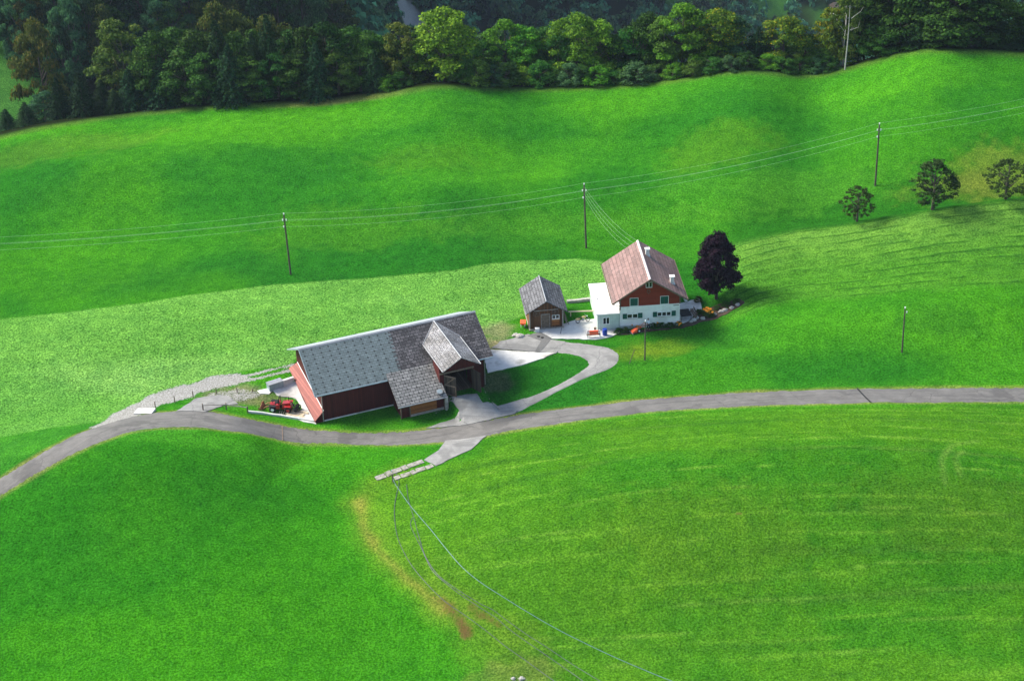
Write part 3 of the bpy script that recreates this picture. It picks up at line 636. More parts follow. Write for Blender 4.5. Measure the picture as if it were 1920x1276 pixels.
# cross gable over the door
DX=17.15; DW=2.55; DZ=7.5; DE=6.02; DF=-4.5
def dm(x): return (15.05+.0)
ybk=EY+(DE-EZ)/sl
lft=MB().slab([(DX,RY-.1,DZ+.02),(DX,DF,DZ+.02),(DX-DW,DF,DE+.02),(DX-DW,ybk,DE+.02)],.09)
rgt=MB().slab([(DX,RY-.1,DZ+.02),(DX+DW,ybk,DE+.02),(DX+DW,DF,DE+.02),(DX,DF,DZ+.02)],.09)
dr=MB(); dr.v=lft.v+rgt.v; dr.f=lft.f+[tuple(i+len(lft.v) for i in q) for q in rgt.f]
dro=dr.build('porch_roof',M['dormer_slate'],barn)
rc=MB(); rc.tube([(DX,RY-.1,DZ+.05),(DX,DF-.03,DZ+.05)],.07,6); rc.build('ridge_cap',M['ridge_metal'],dro)
vf=MB()
for s in (-1,1):
    vf.tube([(DX,RY-.2,DZ+.05),(DX+s*DW,ybk+.05,DE+.06)],.06,6)
vf.tube([(DX-DW-.02,ybk,DE+.04),(DX-DW-.02,DF,DE+.04)],.05,6)
vf.tube([(DX+DW+.02,ybk,DE+.04),(DX+DW+.02,DF,DE+.04)],.05,6)
vf.build('valley_flashing',M['ridge_metal'],dro)
PF=-2.4
pg=MB(); # gable infill above the doors, cheeks
pg.poly([(DX-2.3,PF,4.45),(DX+2.3,PF,4.45),(DX+2.3,PF,DE-.02),(DX,PF,DZ-.15),(DX-2.3,PF,DE-.02)])
pg.box(DX-2.32,DX-2.2,PF+.01,-.01,1.2,DE-.08); pg.box(DX+2.2,DX+2.32,PF+.01,-.01,1.2,DE-.08)
pg.box(DX-2.32,DX-1.75,PF-.02,PF+.08,1.2,4.45)
pg.build('porch_wall',M['red_board'],barn)
# interior of the threshing floor
inn=MB(); inn.poly([(DX-2.2,PF,1.5),(DX+2.2,PF,1.5),(DX+2.2,5.0,1.5),(DX-2.2,5.0,1.5)]); inn.build('threshing_floor',M['floor_wood'],barn)
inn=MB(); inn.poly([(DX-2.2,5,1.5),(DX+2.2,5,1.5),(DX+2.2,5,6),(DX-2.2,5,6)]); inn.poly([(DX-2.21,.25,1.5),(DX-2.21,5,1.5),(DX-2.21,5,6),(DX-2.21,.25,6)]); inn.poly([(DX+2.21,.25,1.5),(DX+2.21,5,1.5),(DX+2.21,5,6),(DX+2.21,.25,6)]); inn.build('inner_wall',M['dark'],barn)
def leaf(hx,ang,s,z0=1.5,z1=4.4,wd=1.7):
    e=empty('barn_door',(hx,PF-.08,z0),ang); e.parent=barn
    MB().box(0,s*wd,-.03,.03,0,z1-z0).build('door_leaf',M['door_wood'],e) if s>0 else MB().box(s*wd,0,-.03,.03,0,z1-z0).build('door_leaf',M['door_wood'],e)
    fr=MB(); a,b2=(0,wd) if s>0 else (-wd,0); H_=z1-z0
    for (q,y_) in ((-.06,-.045),): 
        fr.box(a,b2,y_-.03,y_,.02,.18); fr.box(a,b2,y_-.03,y_,H_-.2,H_-.04); fr.box(a,b2,y_-.03,y_,H_*.5-.08,H_*.5+.08); fr.box(a,a+.12,y_-.03,y_,.18,H_*.5-.08); fr.box(b2-.12,b2,y_-.03,y_,.18,H_*.5-.08)
    fr.tube([(a+.1,-.08,H_*.5),(b2-.1,-.08,H_-.1)],.05,5); fr.build('door_brace',M['old_wood'],e)
leaf(DX-1.75,R(-48),1); leaf(DX+1.95,R(112),-1)
ps=MB(); ps.box(DX-2.3,DX+2.3,PF-.12,PF+.02,4.45,4.65); ps.build('porch_beam',M['old_wood'],barn)
# pale slate annex on the front
AX0,AX1,AY0,AY1=8.6,15.1,-4.25,.3
MB().slab([(AX0,AY0,rz(AY0,.06)),(AX1,AY0,rz(AY0,.06)),(AX1,AY1,rz(AY1,.09)),(AX0,AY1,rz(AY1,.09))],.10).build('annex_roof',M['pale_slate'],barn)
MB().tube([(AX0-.05,AY0-.08,rz(AY0)),(AX1+.05,AY0-.08,rz(AY0))],.08,8).build('annex_gutter',M['ridge_metal'],barn)
aw=MB(); aw.box(9.2,10.3,-3.45,-3.351,-.1,2.5); aw.box(9.2,9.3,-3.35,0,-.1,2.5); aw.build('annex_wall',M['red_board'],barn); MB().box(13.9,14.9,-3.45,-3.35,.0,2.5).build('annex_wall',M['red_board'],barn)
MB().box(10.3,13.9,-3.50,-3.40,.3,2.5).build('annex_panel',M['orange_board'],barn)
MB().box(9.15,14.9,-3.55,-3.3,-.4,-.1).box(10.3,14.9,-3.56,-3.31,-.1,.3).build('annex_sill',M['grey_wood'],barn)
for x in (9.1,10.3,14.9): MB().tube([(x,-3.6,-.3),(x,-3.6,2.45)],.07,6).build('annex_post',M['old_wood'],barn)
MB().box(14.92,15.3,-4.0,0,-.3,2.0).build('annex_stone_wall',M['stone'],barn)
dz=rz(-3.55,.14); d=MB(); d.tube([(14.35,-3.55,dz-.06),(14.35,-3.60,dz+.12)],[.40,.42],20); ds=d.build('roof_vent',M['ridge_metal'],barn)
d=MB(); d.tube([(14.35,-3.60,dz+.10),(14.35,-3.62,dz+.15)],[.33,.31],20); d.build('vent_lid',M['metal_blue'],ds)
# ramp edges
def wall_strip(name,pts,wd,ht,mat,label,cat,group=None,base=-.3,world=False):
    P=resample([p[:2] for p in (pts if world else poly_at(pts))],.8); m=MB(); rg=random.Random(len(P)); rows=[]
    for i,p in enumerate(P):
        d=P[min(i+1,len(P)-1)]-P[max(i-1,0)]; d/=np.linalg.norm(d)+1e-9; n=np.array([-d[1],d[0]])*wd/2; z=hh(*p); t=z+ht*(1+rg.uniform(-.08,.08))
        rows.append([(p[0]-n[0],p[1]-n[1],z+base),(p[0]-n[0],p[1]-n[1],t),(p[0]+n[0],p[1]+n[1],t),(p[0]+n[0],p[1]+n[1],z+base)])
    for a,b2 in zip(rows[:-1],rows[1:]):
        k=len(m.v); m.v+=a+b2
        for j in range(4): m.f.append((k+j,k+(j+1)%4,k+4+(j+1)%4,k+4+j))
    m.poly(rows[0]); m.poly(rows[-1][::-1])
    return tag(m.build(name,mat),label,cat,group)
bw=lambda x,y: np.array(tow(x,y,BARN_O,BARN_Y))
wall_strip('ramp_kerb',[bw(20.7,-2.6),bw(20.9,-4.2),bw(21.3,-6.6)],.22,.14,M['grey_wood'],'weathered beam edging the right side of the ramp to the open barn door','kerb',world=True)
# ------------------------------------------------------------------ west yard things
def rel(px,py): p=at(px,py); return p
a=at(506,735); b2=at(553,718); dv=(b2-a)[:2]; Ln=np.linalg.norm(dv); yw=math.atan2(dv[1],dv[0])
tk=empty('silage_trough',(a[0],a[1],a[2]),yw,'long low galvanised and concrete trough wall behind the red tractor','trough')
MB().box(0,Ln*.56,0,.9,-.2,1.0).build('metal_tank',M['metal_blue'],tk); MB().box(-.06,Ln*.56,-.05,.95,1.0,1.06).build('tank_rim',M['ridge_metal'],tk)
MB().box(Ln*.56+.02,Ln,.1,.5,-.2,.95).build('concrete_wall',M['concrete'],tk)
# posts and rails
def post(px,pb,pt,label,r=.07,mat='old_wood',group=None,name='fence_post'):
    base=at(px,pb); d=atY(px,pt,base[1]); H_=max(.5,d[2]-base[2]); m=MB().tube([(0,0,-.3),(.01,0,H_*.6),(.0,0,H_)],[r,r*.95,r*.85],7)
    return tag(m.build(name,M[mat],loc=tuple(base)),label,'fence post',group)
zt6=lambda x,y:(160+x/4.364,640+y/4.364)
ordn=['first','second','third','fourth','fifth','sixth','seventh','eighth','ninth','tenth','eleventh','twelfth']
for i,(x,y0,y1) in enumerate([(574,550,490),(733,500,445),(882,452,405),(1073,428,383),(1243,418,375),(1367,412,392)]):
    a=zt6(x,y0); c=zt6(x,y1); post(a[0],a[1],c[1],f'{ordn[i]} dark wooden post from the left beside the gravel track',group='posts beside the gravel track')
rf=[zt6(965,565),zt6(1155,558),zt6(1330,583)]; b0=at(*rf[0])
fence=empty('rail_fence',b0,0,'short low wooden rail fence between the road and the red tractor','fence')
tops=[]
for p in rf:
    q=at(*p)-b0; MB().tube([(q[0],q[1],q[2]-.3),(q[0],q[1],q[2]+1.0)],.09,6).build('post',M['old_wood'],fence); tops.append((q[0],q[1],q[2]+.85))
for a,b2 in zip(tops[:-1],tops[1:]): MB().tube([(a[0],a[1]-.1,a[2]),(b2[0],b2[1]-.1,b2[2])],.07,6).build('rail',M['grey_wood'],fence)
wall_strip('yard_kerb',[zt6(1330,580),zt6(1450,592),zt6(1600,612),zt6(1740,636),zt6(1872,660)],.25,.28,M['concrete'],'low pale concrete kerb wall bounding the yard of the red tractor','kerb')
a=at(*zt6(485,580)); m=MB(); m.slab([(-1.3,-.5,.25),(1.0,-.7,.25),(1.35,.5,.3),(-.9,.6,.3)],.4); tag(m.build('concrete_slab',M['white_concrete'],loc=tuple(a)),'white concrete culvert slab between gravel track and road','slab')
# stacked planks by the tractor
zt7=lambda x,y:(480+x/9.1125,680+y/9.1125)
a=at(*zt7(700,900)); pk=empty('plank_pile',a,R(-25),'pile of pale broken planks lying by the yard kerb next to the barn','planks'); rg=random.Random(4)
for k in range(9): 
    y=-.8+k*.2; MB().box(-1.2+rg.uniform(-.2,.2),1.0+rg.uniform(-.2,.3),y,y+.16,.08+.05*(k%3),.14+.05*(k%3)).build('plank',M['pale_wood'],pk)
a=at(*zt7(480,885)); pk=empty('stake_bundle',a,R(80),'row of short pale stakes on the grass below the red tractor','stakes')
for k in range(7): MB().tube([(rg.uniform(-.1,.1),-.9+k*.26,.06),(.9+rg.uniform(-.2,.2),-.95+k*.28,.10)],.05,5).build('stake',M['pale_wood'],pk)
# tractor ------------------------------------------------
a=at(*zt7(440,810)); tr_=empty('loader_tractor',a,R(-8),'small red articulated tractor with rusty front bucket beside the barn','tractor')
def wheel(par,x,y,r,wd,rimmat,rr=.55):
    e=empty('wheel',(x,y,r)); e.parent=par; e.rotation_euler=(0,0,0)
    ty=MB(); ty.torus((0,0,0),(0,1,0),r-wd*.42,wd*.42,20,8); ty.build('tyre',M['black'],e,True)
    rm=MB(); rm.tube([(0,-wd*.36,0),(0,-wd*.2,0),(0,wd*.2,0),(0,wd*.36,0)],[r*rr*.75,r*rr*1.1,r*rr*1.1,r*rr*.75],14); rm.build('rim',M[rimmat],e)
for x,s,rm in ((-1.0,-1,'white_trim'),(-1.0,1,'white_trim'),(1.0,-1,'red_paint'),(1.0,1,'red_paint')): wheel(tr_,x,s*.68,.46,.34,rm)
b1=MB(); b1.hexa([(-1.5,-.38,.5),(-.25,-.38,.5),(-.25,.38,.5),(-1.5,.38,.5)],[(-1.4,-.34,1.05),(-.3,-.36,1.0),(-.3,.36,1.0),(-1.4,.34,1.05)]); b1.box(-.55,-.1,-.62,.62,.55,1.15); b1.build('front_body',M['red_paint'],tr_)
b1=MB(); b1.hexa([(.15,-.42,.45),(1.45,-.42,.45),(1.45,.42,.45),(.15,.42,.45)],[(.25,-.40,1.25),(1.25,-.36,1.38),(1.25,.36,1.38),(.25,.40,1.25)]); b1.box(.55,1.4,-.9,-.5,.98,1.06); b1.box(.55,1.4,.5,.9,.98,1.06); b1.build('engine_hood',M['red_paint'],tr_)
b1=MB(); b1.box(-1.45,-.55,-.9,-.5,.98,1.05); b1.box(-1.45,-.55,.5,.9,.98,1.05); b1.box(-.3,.2,-.18,.18,.45,.75); b1.build('mudguard',M['black'],tr_)
b1=MB(); b1.box(-.75,-.3,-.25,.25,1.05,1.2); b1.box(-.36,-.26,-.25,.25,1.2,1.6); b1.build('seat',M['black'],tr_)
b1=MB(); b1.tube([(-.2,-.48,1.0),(-.15,-.48,1.95),(-.15,.48,1.95),(-.2,.48,1.0)],.045,6); b1.build('roll_bar',M['black'],tr_)
b1=MB(); b1.torus((-1.0,0,1.38),(-.5,0,1),.19,.025,16,5); b1.tube([(-1.15,0,1.05),(-1.0,0,1.38)],.03,6); b1.build('steering_wheel',M['black'],tr_)
b1=MB(); b1.tube([(1.0,.2,1.3),(1.0,.2,1.95)],.05,6); b1.build('exhaust',M['black'],tr_)
b1=MB(); 
for s in (-.45,.45): b1.tube([(-.9,s,.95),(-1.9,s,.75),(-2.35,s,.35)],.06,6)
b1.build('loader_arm',M['rust'],tr_)
b1=MB(); b1.slab([(-2.35,-.8,.15),(-3.15,-.8,.30),(-3.15,.8,.30),(-2.35,.8,.15)],.05); b1.slab([(-2.30,-.8,.12),(-2.30,.8,.12),(-2.55,.8,.85),(-2.55,-.8,.85)],.05)
for s in (-.82,.78): b1.hexa([(-2.33,s,.12),(-3.1,s,.26),(-2.57,s,.85)],[(-2.33,s+.04,.12),(-3.1,s+.04,.26),(-2.57,s+.04,.85)])
b1.build('bucket',M['rust'],tr_)
b1=MB(); b1.tube([(1.4,-.3,.6),(2.0,-.35,.5)],.05,6); b1.tube([(1.4,.3,.6),(2.0,.35,.5)],.05,6); b1.tube([(1.4,0,1.1),(2.0,0,.9)],.04,6); b1.tube([(2.0,-.75,.45),(2.0,.75,.45)],.22,10); b1.torus((2.15,-.3,.55),(0,1,0),.33,.06,14,5); b1.torus((2.15,.3,.55),(0,1,0),.33,.06,14,5); b1.tube([(1.95,-.6,.5),(1.85,-.6,1.25),(1.85,.6,1.25),(1.95,.6,.5)],.04,5)
b1.build('rear_tiller',M['black'],tr_)
# ------------------------------------------------------------------ FARMHOUSE
HZ=hh(*HOUSE_O)
house=empty('farmhouse',(HOUSE_O[0],HOUSE_O[1],0),HOUSE_Y,'farmhouse with pinkish gable roof, russet upper storey and white lower storey','house')
W_,D_=8.27,9.6; WX=3.97; HR=8.0; HE=4.62; x0r,x1r=-1.1,9.08; yf,yb=-1.0,10.6
slL=(HR-HE)/(WX-x0r); slR=(HR-HE)/(x1r-WX)
def hz(x): return HE+(x-x0r)*slL if x<WX else HE+(x1r-x)*slR
MB().box(0,W_,0,D_,-.5,.48).build('plinth',M['plinth'],house)
MB().box(.03,W_-.03,.03,D_-.03,.48,3.40).build('lower_wall',M['white'],house)
uw=MB(); P=[(.12,3.40),(W_-.12,3.40),(W_-.12,hz(W_-.12)-.14),(WX,HR-.14),(.12,hz(.12)-.14)]
uw.hexa([(x,.10,z) for x,z in P],[(x,D_-.1,z) for x,z in P]); uw.build('upper_wall',M['red_house'],house)
MB().slab([(x0r,yf,HE),(WX,yf,HR),(WX,yb,HR),(x0r,yb,HE)],.12).build('roof_slope',M['pink_roof'],house)
MB().slab([(x1r,yf,HE),(x1r,yb,HE),(WX,yb,HR-.002),(WX,yf,HR-.002)],.12).build('roof_slope',M['pink_roof'],house)
rcp=MB(); rcp.slab([(WX-.2,yf-.02,HR-.10),(WX,yf-.02,HR+.05),(WX,yb+.02,HR+.05),(WX-.2,yb+.02,HR-.10)],.03); rcp.slab([(WX,yf-.02,HR+.05),(WX+.12,yf-.02,HR-.02),(WX+.12,yb+.02,HR-.02),(WX,yb+.02,HR+.05)],.03); rcp.build('ridge_cap',M['house_ridge'],house)
vb=MB()
for (xa,za,xb,zb) in ((x0r,HE,WX,HR),(WX,HR,x1r,HE)):
    vb.hexa([(xa,yf-.06,za-.26),(xb,yf-.06,zb-.26),(xb,yf-.003,zb-.26),(xa,yf-.003,za-.26)],[(xa,yf-.06,za-.01),(xb,yf-.06,zb-.01),(xb,yf-.003,zb-.01),(xa,yf-.003,za-.01)])
vb.build('barge_board',M['old_wood'],house)
for x in (x0r-.07,x1r+.07): MB().tube([(x,yf,HE-.10),(x,yb,HE-.10)],.08,8).build('gutter',M['old_wood'],house)
MB().tube([(x0r-.05,yf+.05,HE-.15),(-.55,-.3,HE-.75),(-.05,-.08,HE-.9),(-.05,-.08,2.7)],.05,6).build('downpipe',M['old_wood'],house)
MB().box(-.02,.12,-.05,.10,3.0,4.9).build('corner_board',M['old_wood'],house); MB().box(W_-.12,W_+.02,-.05,.10,3.41,4.7).build('corner_board',M['old_wood'],house)
def window(par,xc,zc,w_,h_,y=0.,panes=2,shut=None,shuttered=False,nm='window'):
    e=empty(nm,(xc,y,zc)); e.parent=par
    fr=MB(); t_=.055
    fr.box(-w_/2-t_,w_/2+t_,-.06,-.005,h_/2,h_/2+t_); fr.box(-w_/2-t_,w_/2+t_,-.09,-.005,-h_/2-t_,-h_/2)
    fr.box(-w_/2-t_,-w_/2,-.06,-.005,-h_/2,h_/2); fr.box(w_/2,w_/2+t_,-.06,-.005,-h_/2,h_/2)
    if not shuttered:
        for k in range(1,panes): xx=-w_/2+w_*k/panes; fr.box(xx-.04,xx+.04,-.055,-.008,-h_/2,h_/2)
    fr.build('frame',M['white_trim'],e)
    if shuttered: MB().box(-w_/2+.01,-.012,-.05,-.02,-h_/2,h_/2).box(.012,w_/2-.01,-.05,-.02,-h_/2,h_/2).build('shutter',M['shutter'],e)
    else: MB().poly([(-w_/2,-.015,-h_/2),(w_/2,-.015,-h_/2),(w_/2,-.015,h_/2),(-w_/2,-.015,h_/2)]).build('pane',M['glass'],e)
    return e
z3=lambda x,y:(1100+x/6.077,440+y/6.077)
window(house,1.95,4.07,1.05,1.15,.08,shuttered=True); window(house,6.1,4.07,1.05,1.15,.08,shuttered=True)
window(house,3.97,6.55,.75,.72,.08,panes=2)
window(house,1.36,1.95,.60,.56,.02,panes=1); window(house,2.10,1.95,.60,.56,.02,panes=1)
for x in (5.45,6.08,6.70): window(house,x,1.95,.50,.54,.02,panes=1)
for x,w_ in ((.70,.60),(2.80,.60),(4.82,.56),(7.40,.55)):
    m=MB(); m.box(x-w_/2,x+w_/2,-.07,.028,1.58,2.34); m.build('shutter',M['shutter'],house)
m=MB(); m.torus((3.92,.03,5.55),(0,1,0),.22,.035,14,5); m.tube([(3.92,.0,5.35),(3.92,-.02,5.2)],.05,5); m.tube([(3.85,.02,5.6),(3.7,-.05,5.95)],.03,5); m.tube([(3.99,.02,5.6),(4.14,-.05,5.95)],.03,5); m.build('antler_ornament',M['old_wood'],house)
MB().box(7.35,8.1,-.02,.028,3.12,3.22).build('name_board',M['old_wood'],house)
for xa,xb in ((1.0,2.45),(5.1,7.05)): MB().box(xa,xb,-.10,.02,1.50,1.57).build('window_sill',M['concrete'],house)
def chimney(x,y,hgt,w_):
    e=empty('chimney',(x,y,hz(x)-.35)); e.parent=house
    MB().box(-w_/2,w_/2,-w_/2,w_/2,0,hgt).build('stack',M['concrete'],e)
    MB().box(-w_/2-.1,w_/2+.1,-w_/2-.08,w_/2+.08,hgt+.16,hgt+.26).box(-w_/2,w_/2,-w_/2+.1,w_/2-.1,hgt,hgt+.16).build('cap',M['white'],e)
    MB().box(-w_/2-.15,w_/2+.15,-w_/2-.15,w_/2+.15,.12,.30).build('flashing',M['steel'],e)
chimney(4.75,6.9,1.15,.48); chimney(7.35,1.6,1.2,.5)
# flat annex on the left
MB().box(-3.05,-.01,.05,8.5,-.4,2.50).build('annex_wall',M['panel'],house)
ar=MB(); ar.box(-3.25,-.005,-.2,8.65,2.50,2.66); aro=ar.build('annex_roof',M['white'],house)
MB().tube([(-2.6,4.0,2.66),(-2.6,4.0,2.9)],.09,8).build('roof_vent',M['steel'],aro); MB().tube([(-1.7,3.6,2.66),(-1.7,3.6,2.85),(-1.55,3.6,3.0)],.05,6).build('roof_vent',M['steel'],aro)
window(house,-1.85,1.45,.80,.95,.05,panes=2)
sb=MB()
for x in (-3.0,-2.6,-.95,-.1): sb.box(x-.02,x+.02,.03,.048,0,2.48)
sb.box(-3.0,-2.35,.03,.047,1.2,1.24); sb.box(-2.6,-.95,.031,.046,.3,.34); sb.box(-1.3,-.1,.03,.047,1.2,1.24); sb.build('panel_strip',M['plinth'],house)
# right side: small lean things under the eave
MB().box(W_,W_+.05,.6,1.5,2.9,4.2).build('side_shutter',M['white_trim'],house)
# ------------------------------------------------------------------ SHED
shed=empty('wooden_shed',(SHED_O[0],SHED_O[1],0),SHED_Y,'small old brown wooden shed with grey slate gable roof left of the farmhouse','shed')
SW,SD=4.6,5.9; SX=2.27; SR=4.62; SE=2.8; s0,s1,sf,sbk=-.6,5.2,-.7,6.85
def sz(x): return SE+(x-s0)*(SR-SE)/(SX-s0) if x<SX else SE+(s1-x)*(SR-SE)/(s1-SX)
P=[(0,.12),(SW,.12),(SW,sz(SW)-.12),(SX,SR-.12),(0,sz(0)-.12)]
MB().hexa([(x,0,z) for x,z in P],[(x,SD,z) for x,z in P]).build('wall',M['brown_board'],shed)
MB().box(-.08,SW+.08,-.08,SD+.05,-.5,.119).build('footing',M['stone'],shed)
MB().slab([(s0,sf,SE),(SX,sf,SR),(SX,sbk,SR),(s0,sbk,SE)],.10).build('roof_slope',M['shed_slate'],shed)
MB().slab([(s1,sf,SE),(s1,sbk,SE),(SX,sbk,SR-.002),(SX,sf,SR-.002)],.10).build('roof_slope',M['shed_slate'],shed)
MB().tube([(SX,sf-.03,SR+.02),(SX,sbk+.03,SR+.02)],.08,6).build('ridge_cap',M['ridge_metal'],shed)
MB().tube([(.6,sf+.15,3.18),(3.9,sf+.15,3.22)],.06,6).build('tie_beam',M['grey_wood'],shed)
MB().box(1.65,2.75,-.06,-.003,.13,2.25).build('door',M['old_wood'],shed)
MB().box(1.58,1.65,-.09,-.003,.13,2.32).box(2.75,2.82,-.09,-.003,.13,2.32).box(1.65,2.75,-.09,-.003,2.25,2.33).build('door_frame',M['grey_wood'],shed)
e=window(shed,3.6,1.75,.9,.5,0,panes=2,nm='window')
MB().box(3.1,4.1,-.06,-.003,.5,1.35).build('hatch',M['orange_board'],shed)
MB().box(3.05,4.15,-.10,-.003,1.36,1.44).build('hatch_sill',M['pale_wood'],shed)
pst=MB()
for x in (.03,SW-.03): pst.box(x-.08,x+.08,-.16,-.002,0,sz(x)-.2)
pst.box(-.1,SW+.1,-.35,-.09,-.4,.22); pst.build('corner_post',M['grey_wood'],shed)
def cartwheel(x,z):
    e=empty('wagon_wheel',tow(x,-.14,SHED_O,SHED_Y)+(z,),SHED_Y,f'old spoked wagon wheel hung on the {"left" if x<2 else "right"} half of the shed front','wagon wheel','wagon wheels on the shed')
    m=MB(); m.torus((0,0,0),(0,1,0),.45,.045,20,6); m.build('rim',M['old_wood'],e); m=MB()
    for k in range(10): a=k*math.pi/5; m.tube([(0,0,0),(.43*math.cos(a),0,.43*math.sin(a))],.022,5)
    m.build('spokes',M['old_wood'],e); MB().tube([(0,-.1,0),(0,.08,0)],.09,8).build('hub',M['old_wood'],e)
cartwheel(.95,2.55); cartwheel(3.55,2.62)
sw=lambda x,y,z=0:tow(x,y,SHED_O,SHED_Y)+(z,)
m=MB().box(-.28,.28,-.18,.18,0,.5).box(-.31,.31,-.21,.21,.5,.55); tag(m.build('white_box',M['white_trim'],loc=sw(.95,-.75,.1)),'white box with a lid in front of the shed wall','box')
pl=empty('leaning_poles',sw(4.95,.4,.0),SHED_Y,'bundle of poles leaning on the right side of the shed','poles')
for k in range(9): MB().tube([(rg.uniform(.15,.6),k*.28+rg.uniform(-.1,.1),0),(-.12,k*.26,2.1+rg.uniform(-.3,.3))],.045,5).build('pole',M['grey_wood' if k%2 else 'old_wood'],pl)
wl=empty('red_wheelbarrow',sw(-.75,1.2,.0),SHED_Y+R(80),'pale red wheelbarrow tipped against the left side of the shed','wheelbarrow')
m=MB(); m.hexa([(-.35,-.25,.3),(.35,-.25,.3),(.35,.25,.3),(-.35,.25,.3)],[(-.6,-.38,.75),(.55,-.38,.75),(.55,.38,.75),(-.6,.38,.75)]); m.build('tray',M['orange_paint'],wl)
m=MB(); m.tube([(-.9,-.3,.62),(.6,-.12,.22)],.03,5); m.tube([(-.9,.3,.62),(.6,.12,.22)],.03,5); m.tube([(-.3,-.25,.35),(-.35,-.28,0)],.03,5); m.tube([(-.3,.25,.35),(-.35,.28,0)],.03,5); m.build('handles',M['white_trim'],wl)
MB().torus((.62,0,.2),(0,1,0),.15,.045,14,6).build('wheel',M['black'],wl)
# stone wall between shed and house
wall_strip('stone_wall',[(1063,567),(1080,566),(1095,564),(1110,562)],.45,.35,M['rock'],'low pale dry stone wall between the shed and the white annex','wall')
# motorcycle + beam
a=at(1083,606); 
bm_=MB().tube([(-2.3,.0,.75),(2.4,.0,.75)],.11,6).tube([(-2.0,0,0),(-2.0,0,.75)],.08,6).tube([(2.1,0,0),(2.1,0,.75)],.08,6)
q=at(1097,592); tag(bm_.build('timber_rail',M['pale_wood'],loc=(q[0],q[1],q[2])),'pale horizontal timber rail behind the motorcycle','rail')
mc=empty('motorcycle',at(1093,605)-np.array([0,0,-.1]),R(14),'old tan motorcycle with white rimmed wheels parked by the white annex','motorcycle')
for x in (-.72,.72):
    e=empty('wheel',(x,0,.33)); e.parent=mc; MB().torus((0,0,0),(0,1,0),.28,.055,20,6).build('tyre',M['black'],e)
    m=MB().torus((0,0,0),(0,1,0),.22,.025,18,5)
    for k in range(6): aa=k*math.pi/3; m.tube([(0,0,0),(.2*math.cos(aa),0,.2*math.sin(aa))],.012,4)
    m.build('rim',M['white_trim'],e)
MB().blob((.12,0,.80),(.34,.14,.16),2,.03).build('fuel_tank',M['tan_paint'],mc,True)
MB().blob((-.75,0,.62),(.36,.09,.16),3,.05).build('rear_mudguard',M['tan_paint'],mc,True)
MB().blob((-.38,0,.80),(.32,.14,.07),3,.03).build('seat',M['black'],mc,True)
MB().blob((.05,0,.42),(.22,.14,.2),5,.12).tube([(0,.16,.3),(-.9,.2,.3)],.04,6).build('engine',M['steel'],mc)
MB().tube([(.72,.07,.33),(.45,.06,.95)],.025,5).tube([(.72,-.07,.33),(.45,-.06,.95)],.025,5).tube([(-.72,0,.33),(-.1,0,.5),(.42,0,.85)],.03,5).tube([(-.7,.05,.35),(-.45,.05,.75)],.025,5).build('fork',M['black'],mc)
MB().tube([(.30,-.36,1.02),(.42,-.15,1.0),(.42,.15,1.0),(.30,.36,1.02)],.02,5).build('handlebar',M['steel'],mc)
MB().blob((.60,0,.88),.09,3,.02).build('headlamp',M['insulator'],mc,True)
# bench with orange board, blue barrel
e=empty('garden_bench',at(1113,633)+np.array([0,0,.10]),R(4),'white garden bench with a bright orange cushion on the farmyard','bench')
MB().box(-.95,.95,-.22,-.02,.42,.46).box(-.95,.95,.02,.22,.42,.46).build('seat',M['old_wood'],e)
for x in (-.85,.85): MB().box(x-.05,x+.05,-.22,-.14,0,.415).box(x-.05,x+.05,.16,.26,0,.95).box(x-.05,x+.05,-.139,.159,.36,.415).build('leg',M['white_trim'],e)
MB().box(-.8,.8,.265,.30,.55,.95).build('backrest',M['white_trim'],e)
tag(MB().hexa([(-.6,-.2,0),(.6,-.2,0),(.6,.16,0),(-.6,.16,0)],[(-.58,-.02,.5),(.58,-.02,.5),(.58,.2,.5),(-.58,.2,.5)]).build('cushion',M['orange_paint'],loc=tuple(at(1113,633)+np.array([.05,.0,.57]))),'bright orange cushion standing on the white bench','cushion')
e=empty('blue_barrel',at(1134,629)+np.array([0,0,.08]),0,'blue plastic barrel standing beside the bench','barrel')
MB().tube([(0,0,0),(0,0,.05),(0,0,.3),(0,0,.34),(0,0,.62),(0,0,.66),(0,0,.92),(0,0,.96)],[.27,.31,.33,.345,.345,.33,.31,.27],18).build('drum',M['blue_plastic'],e)
MB().torus((0,0,.95),(0,0,1),.27,.03,18,5).build('rim',M['blue_plastic'],e)
e=empty('plant_pot',at(1116,620)+np.array([0,0,.1]),0,'small dark potted plant at the corner of the white annex','pot plant')
MB().tube([(0,0,0),(0,0,.4)],[.16,.22],12).build('pot',M['old_wood'],e)
# table and benches right of the house
e=empty('garden_table',at(1284,596)+np.array([0,0,.1]),R(8),'dark grey garden table on the terrace at the house corner','table')
MB().box(-.75,.75,-1.0,1.0,.72,.77).build('tabletop',M['black'],e)
for x in (-.65,.65):
    for y in (-.9,.9): MB().tube([(x,y,0),(x,y,.719)],.035,6).build('leg',M['black'],e)
e=empty('terrace_bench',at(1300,592)+np.array([0,0,.1]),R(8),'dark wooden bench on the terrace right of the grey table','bench')
MB().box(-.22,-.02,-1.1,1.1,.42,.46).box(.02,.22,-1.1,1.1,.42,.46).build('seat',M['old_wood'],e); MB().box(.26,.30,-1.1,1.1,.50,.85).build('backrest',M['old_wood'],e)
for y in (-1,1): MB().box(-.2,.25,y-.04,y+.04,0,.415).build('leg',M['old_wood'],e)
tag(MB().blob((0,0,.35),(.32,.32,.35),4,.05).tube([(0,0,-.2),(0,0,.1)],.06,6).build('white_lantern',M['insulator'],True and None,True,loc=tuple(at(1286,566)+np.array([0,0,.1]))),'round white ball behind the grey terrace table','garden ball')
